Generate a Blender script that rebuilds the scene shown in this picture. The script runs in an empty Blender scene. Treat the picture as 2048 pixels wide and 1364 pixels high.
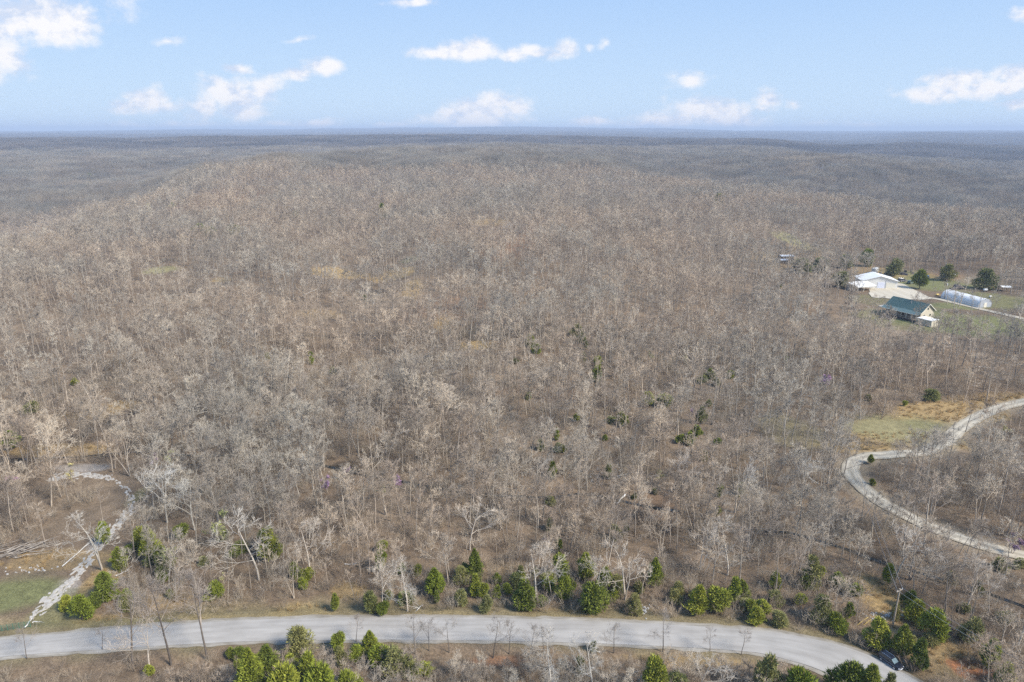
import bpy, bmesh, math, random
import numpy as np
from mathutils import Vector, Matrix

R = math.radians
scn = bpy.context.scene
COL = scn.collection

# ------------------------------------------------------------------ camera
CAMH, PITCH, FPX = 76.0, 17.1, 1365.0          # metres, degrees, focal length in photo pixels (2048 wide)
cam = bpy.data.cameras.new("camera"); cam.lens = 24; cam.sensor_width = 36
cam.clip_start = 1.0; cam.clip_end = 60000
camo = bpy.data.objects.new("camera", cam); COL.objects.link(camo)
camo.location = (0, 0, CAMH); camo.rotation_euler = (R(90 - PITCH), 0, 0)
scn.camera = camo
WORLD = 1.4            # the scene is laid out in units of 1.4 m and brought to metres at the end
scn.view_settings.view_transform = 'Standard'; scn.view_settings.look = 'None'
scn.view_settings.exposure = 0.72; scn.view_settings.gamma = 1
scn.cycles.max_bounces = 5; scn.cycles.diffuse_bounces = 3; scn.cycles.glossy_bounces = 2
scn.cycles.transmission_bounces = 3; scn.cycles.transparent_max_bounces = 6
scn.cycles.volume_bounces = 0; scn.cycles.sample_clamp_direct = 6; scn.cycles.sample_clamp_indirect = 3; scn.cycles.caustics_reflective = False; scn.cycles.caustics_refractive = False

# ------------------------------------------------------------------ sun and sky
SUN_EL, SUN_AZ = 43.0, 122.0      # azimuth clockwise from +Y (camera looks along +Y)
sl = bpy.data.lights.new("sun", 'SUN'); sl.energy = 4.2; sl.angle = R(16); sl.color = (1.0, .945, .865)
so = bpy.data.objects.new("sun", sl); COL.objects.link(so)
sd = Vector((math.sin(R(SUN_AZ)) * math.cos(R(SUN_EL)), math.cos(R(SUN_AZ)) * math.cos(R(SUN_EL)), math.sin(R(SUN_EL))))
so.rotation_euler = sd.to_track_quat('Z', 'Y').to_euler(); so.location = (0, -60, 300)

def photo_dir(px, py):
    """unit-ish ray of a photo pixel (2048 x 1364)"""
    a, b = (px - 1024) / FPX, (682 - py) / FPX
    c, s = math.cos(R(PITCH)), math.sin(R(PITCH))
    return (a, c + b * s, -s + b * c)

world = bpy.data.worlds.new("World"); scn.world = world; world.use_nodes = True
def build_world():
    nt = world.node_tree; N = nt.nodes; L = nt.links; N.clear()
    def nd(t, **k):
        n = N.new(t)
        for a, v in k.items(): setattr(n, a, v)
        return n
    def mth(op, a, b=None, clamp=False):
        n = nd('ShaderNodeMath', operation=op, use_clamp=clamp)
        for i, v in enumerate((a, b)):
            if v is None: continue
            if isinstance(v, (int, float)): n.inputs[i].default_value = v
            else: L.new(v, n.inputs[i])
        return n.outputs[0]
    sky = nd('ShaderNodeTexSky', sky_type='NISHITA', sun_disc=False)
    sky.sun_elevation = R(SUN_EL); sky.sun_rotation = R(SUN_AZ)
    sky.altitude = 300; sky.air_density = 1.0; sky.dust_density = 0.6; sky.ozone_density = 2.0
    tc = nd('ShaderNodeTexCoord'); sep = nd('ShaderNodeSeparateXYZ'); L.new(tc.outputs['Generated'], sep.inputs[0])
    X, Y, Z = sep.outputs
    ysafe = mth('MAXIMUM', Y, 0.05)
    u = mth('DIVIDE', X, ysafe); v = mth('DIVIDE', Z, ysafe)
    uv = nd('ShaderNodeCombineXYZ'); L.new(u, uv.inputs[0]); L.new(v, uv.inputs[1])
    # broken up outlines
    def noise(vec, scale, detail=5, rough=.55, off=(0, 0, 0), sc=(1, 1, 1)):
        mp = nd('ShaderNodeMapping'); mp.inputs['Location'].default_value = off; mp.inputs['Scale'].default_value = sc
        L.new(vec, mp.inputs['Vector'])
        n = nd('ShaderNodeTexNoise'); n.inputs['Scale'].default_value = scale
        n.inputs['Detail'].default_value = detail; n.inputs['Roughness'].default_value = rough
        L.new(mp.outputs[0], n.inputs['Vector']); return n
    warp = noise(uv.outputs[0], 16, 3, .55)
    ws = nd('ShaderNodeVectorMath', operation='SUBTRACT'); L.new(warp.outputs['Color'], ws.inputs[0]); ws.inputs[1].default_value = (.5, .5, .5)
    wm = nd('ShaderNodeVectorMath', operation='MULTIPLY'); L.new(ws.outputs[0], wm.inputs[0]); wm.inputs[1].default_value = (.045, .022, 0)
    wa = nd('ShaderNodeVectorMath', operation='ADD'); L.new(uv.outputs[0], wa.inputs[0]); L.new(wm.outputs[0], wa.inputs[1])
    # cloud puffs: photo centre, half width, half height, strength
    puffs = [(40,30,150,50,1),(120,62,62,34,1),(20,108,44,44,.95),(-60,110,80,50,1),(160,38,40,26,.8),(15,60,60,40,.9),
             (293,200,38,20,1),(255,213,34,12,.8),(330,212,40,12,.65),(372,205,24,12,.6),
             (470,195,64,30,.95),(410,215,34,22,.9),(525,178,38,28,.95),(475,222,50,18,.8),(440,170,30,16,.6),
             (468,137,28,10,.85),(640,134,40,15,1),(600,146,36,10,.9),(340,85,34,9,.55),(595,78,22,6,.5),
             (940,103,62,18,1),(880,108,50,13,1),(955,88,26,14,.95),(1025,108,40,13,.9),(1068,102,30,11,1),(1128,97,24,15,.95),(1100,110,20,9,.7),(1180,95,14,8,.5),(1212,80,10,14,.5),
             (975,222,70,28,1),(992,204,34,18,1),(920,235,40,22,1),(1030,215,30,18,.95),(960,243,90,16,1),
             (640,245,44,8,.8),(560,250,50,7,.7),(780,247,40,7,.6),(1190,245,40,10,.85),
             (1410,222,64,26,1),(1350,240,90,16,.95),(1440,240,80,18,1),(1290,246,60,10,.85),(1490,225,34,16,.6),(1380,165,34,20,.6),
             (1536,198,18,20,.9),(1526,216,16,10,.7),(1585,205,14,10,.45),
             (1855,190,44,15,1),(1900,168,36,20,.95),(1945,155,34,16,.9),(1990,178,70,20,1),(2045,150,50,26,1),(1930,185,30,12,.7),(2030,208,40,10,.9),(1852,158,14,7,.5),(2045,30,30,12,.7),
             (820,2,44,8,.9),(2110,180,80,30,1),(1610,250,120,6,.35),(300,250,300,6,.35)]
    acc = None
    for px, py, hw, hh, st in puffs:
        d = photo_dir(px, py); cu, cv = d[0] / d[1], d[2] / d[1]
        d2 = photo_dir(px + hw, py); d3 = photo_dir(px, py - hh)
        ru, rv = (d2[0] / d2[1] - cu), (d3[2] / d3[1] - cv)
        s = nd('ShaderNodeVectorMath', operation='SUBTRACT'); L.new(wa.outputs[0], s.inputs[0]); s.inputs[1].default_value = (cu, cv, 0)
        m = nd('ShaderNodeVectorMath', operation='MULTIPLY'); L.new(s.outputs[0], m.inputs[0]); m.inputs[1].default_value = (1 / ru, 1 / rv, 0)
        l = nd('ShaderNodeVectorMath', operation='LENGTH'); L.new(m.outputs[0], l.inputs[0])
        f = mth('SUBTRACT', 1.62, l.outputs['Value'])
        f = mth('MULTIPLY', f, st)
        acc = f if acc is None else mth('MAXIMUM', acc, f)
    n1 = noise(uv.outputs[0], 17, 9, .62, sc=(1, 1.5, 1)); n2 = noise(uv.outputs[0], 17, 9, .62, off=(.010, -.020, 0), sc=(1, 1.5, 1))
    dens = mth('ADD', acc, mth('MULTIPLY', mth('SUBTRACT', n1.outputs['Fac'], .47), 3.0))
    mr = nd('ShaderNodeMapRange', interpolation_type='SMOOTHSTEP'); L.new(dens, mr.inputs['Value'])
    mr.inputs['From Min'].default_value = .10; mr.inputs['From Max'].default_value = 1.35; mr.inputs['To Max'].default_value = .95
    mask = mth('MULTIPLY', mr.outputs[0], mth('GREATER_THAN', Y, .06))
    # relief of the clouds from the side the sun is on
    rel = mth('SUBTRACT', n1.outputs['Fac'], n2.outputs['Fac'])
    rl = nd('ShaderNodeMapRange'); L.new(rel, rl.inputs['Value']); rl.inputs['From Min'].default_value = -.12; rl.inputs['From Max'].default_value = .06
    cc = nd('ShaderNodeMix', data_type='RGBA'); L.new(rl.outputs[0], cc.inputs[0])
    cc.inputs[6].default_value = (.64, .72, .88, 1); cc.inputs[7].default_value = (.98, .96, .97, 1)
    # clear air: the sky texture, pulled towards the pale blue of this day
    sk = nd('ShaderNodeVectorMath', operation='SCALE'); L.new(sky.outputs[0], sk.inputs[0]); sk.inputs['Scale'].default_value = .1
    gr = nd('ShaderNodeMapRange'); L.new(Z, gr.inputs['Value']); gr.inputs['From Min'].default_value = 0; gr.inputs['From Max'].default_value = .30
    gc = nd('ShaderNodeMix', data_type='RGBA'); L.new(gr.outputs[0], gc.inputs[0])
    gc.inputs[6].default_value = (.62, .79, .97, 1); gc.inputs[7].default_value = (.275, .505, .93, 1)
    mx = nd('ShaderNodeMix', data_type='RGBA'); mx.inputs[0].default_value = .93
    L.new(sk.outputs[0], mx.inputs[6]); L.new(gc.outputs[2], mx.inputs[7])
    fin = nd('ShaderNodeMix', data_type='RGBA'); L.new(mask, fin.inputs[0]); L.new(mx.outputs[2], fin.inputs[6]); L.new(cc.outputs[2], fin.inputs[7])
    bg = nd('ShaderNodeBackground'); bg.inputs[1].default_value = 0.65; L.new(fin.outputs[2], bg.inputs[0])
    out = nd('ShaderNodeOutputWorld'); L.new(bg.outputs[0], out.inputs[0])
build_world()

# ------------------------------------------------------------------ helpers: tags, meshes, materials
def tag(o, label=None, cat=None, group=None, kind=None):
    if label: o['label'] = label
    if cat: o['category'] = cat
    if group: o['group'] = group
    if kind: o['kind'] = kind
    return o

def empty(name, loc, rz=0, label=None, cat=None, group=None):
    o = bpy.data.objects.new(name, None); COL.objects.link(o); o.empty_display_size = .5
    o.location = loc; o.rotation_euler = (0, 0, rz); return tag(o, label, cat, group)

def link_mesh(name, me, parent=None, link=True):
    o = bpy.data.objects.new(name, me)
    if link: COL.objects.link(o)
    if parent: o.parent = parent
    return o

def np_mesh(name, V, F, mats=(), midx=None, smooth=False):
    """V (n,3), F (m,k) with one k"""
    V = np.asarray(V, np.float32); F = np.asarray(F, np.int32)
    me = bpy.data.meshes.new(name); n, k = F.shape
    me.vertices.add(len(V)); me.vertices.foreach_set('co', V.ravel())
    me.loops.add(n * k); me.loops.foreach_set('vertex_index', F.ravel())
    me.polygons.add(n); me.polygons.foreach_set('loop_start', np.arange(0, n * k, k, dtype=np.int32))
    me.polygons.foreach_set('loop_total', np.full(n, k, np.int32))
    for m in mats: me.materials.append(m)
    if midx is not None: me.polygons.foreach_set('material_index', np.asarray(midx, np.int32))
    if smooth: me.polygons.foreach_set('use_smooth', np.ones(n, bool))
    me.update(calc_edges=True); return me

class MB:
    """collects boxes, prisms, tubes for one mesh object"""
    def __init__(s): s.v = []; s.f = []
    def add(s, vs, fs):
        b = len(s.v); s.v += [tuple(v) for v in vs]; s.f += [tuple(i + b for i in f) for f in fs]; return s
    def box(s, c, d, rz=0, tilt=None):
        x, y, z = d[0] / 2, d[1] / 2, d[2] / 2
        M = Matrix.Rotation(rz, 4, 'Z')
        if tilt is not None: M = M @ tilt
        vs = [Vector(c) + M @ Vector(p) for p in ((-x,-y,-z),(x,-y,-z),(x,y,-z),(-x,y,-z),(-x,-y,z),(x,-y,z),(x,y,z),(-x,y,z))]
        return s.add(vs, ((3,2,1,0),(4,5,6,7),(0,1,5,4),(1,2,6,5),(2,3,7,6),(3,0,4,7)))
    def tube(s, pts, rad, n=6, cap=True):
        pts = [Vector(p) for p in pts]; rad = [rad] * len(pts) if isinstance(rad, (int, float)) else rad
        vs = []
        for i, p in enumerate(pts):
            d = (pts[min(i + 1, len(pts) - 1)] - pts[max(i - 1, 0)]).normalized()
            a = d.cross(Vector((0, 0, 1)) if abs(d.z) < .9 else Vector((1, 0, 0))).normalized(); b = d.cross(a)
            vs += [p + (a * math.cos(t) + b * math.sin(t)) * rad[i] for t in (2 * math.pi * k / n for k in range(n))]
        fs = [(i * n + k, i * n + (k + 1) % n, (i + 1) * n + (k + 1) % n, (i + 1) * n + k) for i in range(len(pts) - 1) for k in range(n)]
        if cap: fs += [tuple(range(n))[::-1], tuple((len(pts) - 1) * n + k for k in range(n))]
        return s.add(vs, fs)
    def build(s, name, mat, parent=None, smooth=False, bevel=0):
        me = bpy.data.meshes.new(name); me.from_pydata(s.v, [], s.f)
        bm = bmesh.new(); bm.from_mesh(me); bmesh.ops.recalc_face_normals(bm, faces=bm.faces); bm.to_mesh(me); bm.free()
        me.materials.append(mat)
        if smooth:
            for p in me.polygons: p.use_smooth = True
        o = link_mesh(name, me, parent)
        if bevel:
            m = o.modifiers.new('bevel', 'BEVEL'); m.width = bevel; m.segments = 2; m.limit_method = 'ANGLE'
        return o

def mat(name, col, rough=.8, vary=0.0, scale=4.0, spec=.3, metal=0, bump=0, col2=None, alpha=None, stretch=(1,1,1), trans=0):
    m = bpy.data.materials.new(name); m.use_nodes = True; nt = m.node_tree; b = nt.nodes['Principled BSDF']
    b.inputs['Roughness'].default_value = rough; b.inputs['Specular IOR Level'].default_value = spec; b.inputs['Metallic'].default_value = metal
    b.inputs['Base Color'].default_value = (*col, 1)
    if vary or col2 or bump:
        tc = nt.nodes.new('ShaderNodeTexCoord'); mp = nt.nodes.new('ShaderNodeMapping'); mp.inputs['Scale'].default_value = stretch
        nt.links.new(tc.outputs['Object'], mp.inputs[0])
        n = nt.nodes.new('ShaderNodeTexNoise'); n.inputs['Scale'].default_value = scale; n.inputs['Detail'].default_value = 6; n.inputs['Roughness'].default_value = .65
        nt.links.new(mp.outputs[0], n.inputs['Vector'])
        cr = nt.nodes.new('ShaderNodeValToRGB'); nt.links.new(n.outputs['Fac'], cr.inputs[0])
        c2 = col2 or tuple(min(1, c * (1 + vary)) for c in col); c1 = tuple(c * (1 - vary) for c in col) if vary else col
        cr.color_ramp.elements[0].position = .32; cr.color_ramp.elements[0].color = (*c1, 1)
        cr.color_ramp.elements[1].position = .68; cr.color_ramp.elements[1].color = (*c2, 1)
        nt.links.new(cr.outputs[0], b.inputs['Base Color'])
        if bump:
            bp = nt.nodes.new('ShaderNodeBump'); bp.inputs['Strength'].default_value = bump; bp.inputs['Distance'].default_value = .05
            nt.links.new(n.outputs['Fac'], bp.inputs['Height']); nt.links.new(bp.outputs[0], b.inputs['Normal'])
    return m

def mat_random(name, cols, rough=.85, nscale=.35, namt=.25, zone=1.0):
    """colour picked per plant (Object Info random) and broken up with noise"""
    m = bpy.data.materials.new(name); m.use_nodes = True; nt = m.node_tree; N = nt.nodes; L = nt.links; b = N['Principled BSDF']
    b.inputs['Roughness'].default_value = rough; b.inputs['Specular IOR Level'].default_value = .15
    oi = N.new('ShaderNodeObjectInfo'); cr = N.new('ShaderNodeValToRGB'); L.new(oi.outputs['Random'], cr.inputs[0])
    e = cr.color_ramp.elements
    while len(e) < len(cols): e.new(.5)
    for i, c in enumerate(cols): e[i].position = i / (len(cols) - 1); e[i].color = (*c, 1)
    g = N.new('ShaderNodeNewGeometry'); n = N.new('ShaderNodeTexNoise'); n.inputs['Scale'].default_value = nscale; n.inputs['Detail'].default_value = 4
    L.new(g.outputs['Position'], n.inputs['Vector'])
    mr = N.new('ShaderNodeMapRange'); L.new(n.outputs['Fac'], mr.inputs['Value']); mr.inputs['From Min'].default_value = .3; mr.inputs['From Max'].default_value = .7
    mr.inputs['To Min'].default_value = 1 - namt; mr.inputs['To Max'].default_value = 1 + namt
    sc = N.new('ShaderNodeVectorMath'); sc.operation = 'SCALE'; L.new(cr.outputs[0], sc.inputs[0]); L.new(mr.outputs[0], sc.inputs['Scale'])
    n2 = N.new('ShaderNodeTexNoise'); n2.inputs['Scale'].default_value = .014; n2.inputs['Detail'].default_value = 3; L.new(g.outputs['Position'], n2.inputs['Vector'])
    m2 = N.new('ShaderNodeMapRange'); L.new(n2.outputs['Fac'], m2.inputs['Value']); m2.inputs['From Min'].default_value = .38; m2.inputs['From Max'].default_value = .62
    zc = N.new('ShaderNodeMix'); zc.data_type = 'RGBA'; L.new(m2.outputs[0], zc.inputs[0]); zc.inputs[6].default_value = (1 + .07 * zone, 1 - .02 * zone, 1 - .08 * zone, 1); zc.inputs[7].default_value = (1 - .10 * zone, 1 - .09 * zone, 1 - .07 * zone, 1)
    zm = N.new('ShaderNodeVectorMath'); zm.operation = 'MULTIPLY'; L.new(sc.outputs[0], zm.inputs[0]); L.new(zc.outputs[2], zm.inputs[1])
    L.new(zm.outputs[0], b.inputs['Base Color']); return m

# ------------------------------------------------------------------ terrain
C17, S17 = math.cos(R(PITCH)), math.sin(R(PITCH))
DS = np.array([0, 120, 180, 300, 420, 520, 650, 800, 950, 1150, 1400, 1800, 2400, 3200, 4500, 6500, 9000, 12500, 16000], float)
#            0  120 180 300 420 520 650 800 950 1150 1400 1800 2400 3200 4500 6500 9000 12500 16000
COLS = {
 -600:      [0, 0, -2, -1, 2, -2, -20, -28, -20, -12, -4, 4, 10, 26, 0, 14, 10, 25, -35],
    0:      [0, 0, -2, 0, 3, 0, -16, -25, -20, -12, -4, 5, 13, 29, -6, 14, 10, 25, -35],
  220:      [0, 0, -1, 1, 6, 9, 9, -8, -17, -12, -4, 5, 12, 27, -6, 18, 14, 40, -20],
  430:      [0, 0, 0, 2, 6, 12, 20, 26, 24, 6, -4, 5, 13, 26, -8, 16, 12, 55, -5],
  560:      [0, 0, 0, 2, 7, 12, 20, 28, 31, 25, 10, 7, 13, 27, -6, 10, 14, 50, -10],
  700:      [0, 0, 0, 1, 1, 3, 8, 14, 21, 24, 20, 12, 14, 29, -4, 20, 22, 70, 10],
  840:      [0, 0, 1, 5, 8, 11, 14, 18, 24, 29, 27, 22, 20, 29, 0, 26, 28, 85, 25],
 1024:      [0, 0, 1, 5, 9, 14, 18, 21, 25, 31, 28, 24, 22, 30, -4, 16, 38, 117, 57],
 1180:      [0, 0, 0, 2, 6, 11, 15, 20, 23, 25, 20, 20, 22, 31, -6, 28, 30, 85, 25],
 1340:      [0, 0, -1, 0, 3, 7, 10, 11, 4, 2, 8, 12, 18, 31, -12, 22, 24, 62, 2],
 1500:      [0, 0, -1, 0, 2, 5, 8, 7, -8, -4, 16, 20, 14, 25, -16, -6, 22, 30, -30],
 1700:      [0, 0, -1, 0, 1, 3, 7, -2, -20, 0, 24, 8, -16, 4, -24, -20, 6, 20, -40],
 1850:      [0, 0, 0, 0, 0, 3, 5, -12, -24, -8, 16, -6, -14, 18, -16, 29, 4, 30, -30],
 2048:      [0, 0, 0, 0, 1, 6, 5, -14, -26, -16, -2, -20, -18, 10, -20, 22, 14, 30, -30],
 2700:      [0, 0, 0, 0, 1, 4, 4, -10, -18, -14, -6, -6, 0, 16, -10, 16, 10, 30, -30],
}
CK = np.array(sorted(COLS), float); CT = np.array([COLS[int(k)] for k in CK], float); CT += np.clip(DS - 200, 0, None)[None] * 4 / 1365
LD = np.log(DS + 60)
# finer smoothed table
LDf = np.linspace(LD[0], LD[-1], 240)
CTf = np.array([np.interp(LDf, LD, row) for row in CT])
_k = np.exp(-np.linspace(-2, 2, 9) ** 2); _k /= _k.sum()
CTf = np.array([np.convolve(np.pad(r, 4, mode='edge'), _k, 'valid') for r in CTf])

def vnoise(x, y, seed=0):
    """smooth value noise in -1..1, period 1 unit"""
    xi, yi = np.floor(x).astype(np.int64), np.floor(y).astype(np.int64); fx, fy = x - xi, y - yi
    fx = fx * fx * (3 - 2 * fx); fy = fy * fy * (3 - 2 * fy)
    def h(a, b):
        n = (a * 374761393 + b * 668265263 + seed * 974634777) & 0xffffffff
        n = ((n ^ (n >> 13)) * 1274126177) & 0xffffffff
        return ((n ^ (n >> 16)) & 0xffff) / 32767.5 - 1
    return (h(xi, yi) * (1 - fx) + h(xi + 1, yi) * fx) * (1 - fy) + (h(xi, yi + 1) * (1 - fx) + h(xi + 1, yi + 1) * fx) * fy
def fbm(x, y, seed=0, o=3):
    r = 0; a = 1; t = 0
    for i in range(o):
        r = r + a * vnoise(x * 2 ** i, y * 2 ** i, seed + i); t += a; a *= .5
    return r / t

def flat_pt(px, py, z=0.0):
    d = photo_dir(px, py); t = (z - CAMH) / d[2]; return (d[0] * t, d[1] * t)

def seg_dist(x, y, pts):
    """distance from points to a polyline"""
    best = np.full(np.shape(x), 1e9)
    for (ax, ay), (bx, by) in zip(pts[:-1], pts[1:]):
        dx, dy = bx - ax, by - ay; q = np.clip(((x - ax) * dx + (y - ay) * dy) / (dx * dx + dy * dy + 1e-9), 0, 1)
        best = np.minimum(best, np.hypot(x - ax - q * dx, y - ay - q * dy))
    return best

def spline(pts, n=8):
    out = []; P = [pts[0]] + list(pts) + [pts[-1]]
    for i in range(1, len(P) - 2):
        p0, p1, p2, p3 = (np.array(P[j], float) for j in (i - 1, i, i + 1, i + 2))
        for k in range(n):
            t = k / n
            out.append(tuple(.5 * ((2 * p1) + (-p0 + p2) * t + (2 * p0 - 5 * p1 + 4 * p2 - p3) * t * t + (-p0 + 3 * p1 - 3 * p2 + p3) * t ** 3)))
    out.append(tuple(pts[-1])); return out

ROAD_T = [(-260,1312),(-120,1296),(0,1282),(200,1262),(350,1250),(500,1241),(700,1237),(850,1237),(1000,1238),(1250,1246),(1500,1261),(1620,1278),(1700,1298),(1760,1322),(1840,1366),(1930,1430)]
ROAD_B = [(-260,1352),(-120,1334),(0,1316),(200,1301),(350,1291),(500,1284),(700,1281),(850,1281),(1000,1283),(1250,1290),(1490,1304),(1580,1322),(1655,1347),(1712,1378),(1780,1430),(1850,1500)]
road_t = spline([flat_pt(*p) for p in ROAD_T], 8); road_b = spline([flat_pt(*p) for p in ROAD_B], 8)
road_c = [((a[0] + b[0]) / 2, (a[1] + b[1]) / 2) for a, b in zip(road_t, road_b)]
CREEK = [(-420,905),(-150,905),(0,900),(120,895),(260,885),(420,898),(560,905),(650,922),(720,938),(800,955),(900,975),(1000,985),(1100,982),(1180,978),(1290,1000),(1400,1016),(1500,1046),(1600,1060),(1690,1085),(1760,1110),(1850,1135),(1960,1165),(2060,1200),(2250,1260)]
creek = spline([flat_pt(*p) for p in CREEK], 5)
DRIVE = [(2330,1185),(2180,1150),(2048,1112),(1950,1088),(1850,1052),(1765,1008),(1722,974),(1702,948),(1705,927),(1734,915),(1782,912),(1840,905),(1888,882),(1928,850),(1980,822),(2048,806),(2180,786),(2330,770)]
drive = spline([flat_pt(*p) for p in DRIVE], 8)
FARM = [(1748,590),(1800,592),(1860,596),(1910,606),(1960,618),(2048,638),(2150,662),(2300,700)]
farm = spline([flat_pt(*p) for p in FARM], 6)
TRACK = [(110,942),(140,935),(190,938),(225,950),(250,968),(262,990),(258,1015),(240,1040),(205,1078),(170,1125),(140,1165),(105,1195),(80,1222)]
track = spline([flat_pt(*p) for p in TRACK], 4)

FARM_C = flat_pt(1850, 590)
def H(x, y):
    x = np.asarray(x, float); y = np.asarray(y, float)
    d = np.hypot(x, y); ys = np.maximum(y, np.maximum(d * .35, 1)); u = 1024 + FPX / C17 * x / ys
    u = np.clip(u, CK[0], CK[-1]); ld = np.clip(np.log(d + 60), LDf[0], LDf[-1])
    ci = np.clip(np.searchsorted(CK, u) - 1, 0, len(CK) - 2); t = (u - CK[ci]) / (CK[ci + 1] - CK[ci]); t = t * t * (3 - 2 * t)
    q = (ld - LDf[0]) / (LDf[1] - LDf[0]); qi = np.clip(q.astype(int), 0, len(LDf) - 2); qf = q - qi
    a = CTf[ci, qi] * (1 - qf) + CTf[ci, qi + 1] * qf; b = CTf[ci + 1, qi] * (1 - qf) + CTf[ci + 1, qi + 1] * qf
    z = a * (1 - t) + b * t
    far = np.clip((d - 330) / 700, 0, 1)
    z = z + far * (fbm(x / 240, y / 240, 3) * 7.5 + fbm(x / 95, y / 95, 31) * 2.6 + fbm(x / 1100, y / 1100, 9) * np.clip((d - 700) / 1200, 0, 1) * 15 + fbm(x / 2600, y / 2600, 14) * np.clip((d - 5000) / 4000, 0, 1) * 7); z = np.where(z > 128, 128 + (z - 128) * .2, z)
    near = np.clip((d - 100) / 100, 0, 1)
    fw_ = np.clip((78 - np.hypot(x - FARM_C[0], (y - FARM_C[1]) * .8)) / 30, 0, 1); fw_ = fw_ * fw_ * (3 - 2 * fw_); z = z * (1 - fw_); near = near * (1 - fw_)
    z = z + near * fbm(x / 38, y / 38, 5) * 1.0 * np.clip((900 - d) / 500, 0, 1)
    nd_ = d < 330
    if np.any(nd_):
        xs, ys2 = x[nd_] if x.ndim else x, y[nd_] if y.ndim else y
        dr = seg_dist(xs, ys2, road_c[::3]); dc = seg_dist(xs, ys2, creek[::2])
        bump = fbm(xs / 7, ys2 / 7, 21) * .28
        dd = seg_dist(xs, ys2, drive[::3]); df = seg_dist(xs, ys2, farm[::3])
        smooth = np.clip((np.minimum(np.minimum(dr, dd), df) - 4.5) / 6, 0, 1)
        zz = (z[nd_] if z.ndim else z) + bump * smooth
        # roadside ditch and the creek cut
        zz = zz - .45 * np.exp(-((dr - 6.2) / 1.3) ** 2)
        cw = np.clip(1 - dc / 5.5, 0, 1); zz = zz - 1.4 * (cw * cw * (3 - 2 * cw)) * (1 + .25 * vnoise(xs / 9, ys2 / 9, 40))
        if z.ndim: z = z.copy(); z[nd_] = zz
        else: z = zz
    return z
def Hs(x, y): return float(H(np.array([x]), np.array([y]))[0])

_T = np.concatenate([np.arange(60, 420, 1.0), np.exp(np.linspace(np.log(420), np.log(16000), 500))])
def gp(px, py):
    """ground point seen at a photo pixel"""
    d = np.array(photo_dir(px, py)); below = CAMH + d[2] * _T < H(d[0] * _T, d[1] * _T); k = int(np.argmax(below)) if below.any() else len(_T) - 1
    t0, t1 = _T[max(k - 1, 0)], _T[k]; tt = np.linspace(t0, t1, 24); b_ = CAMH + d[2] * tt < H(d[0] * tt, d[1] * tt); t1 = float(tt[int(np.argmax(b_)) if b_.any() else -1])
    return Vector((d[0] * t1, d[1] * t1, Hs(d[0] * t1, d[1] * t1)))
def px_m(p):
    """metres per photo pixel at a point"""
    return (p.y * C17 + (CAMH - p.z) * S17) / FPX
def to_px(x, y, z):
    Zc = y * C17 + (CAMH - z) * S17; return 1024 + FPX * x / Zc, 682 - FPX * (y * S17 - (CAMH - z) * C17) / Zc

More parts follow.
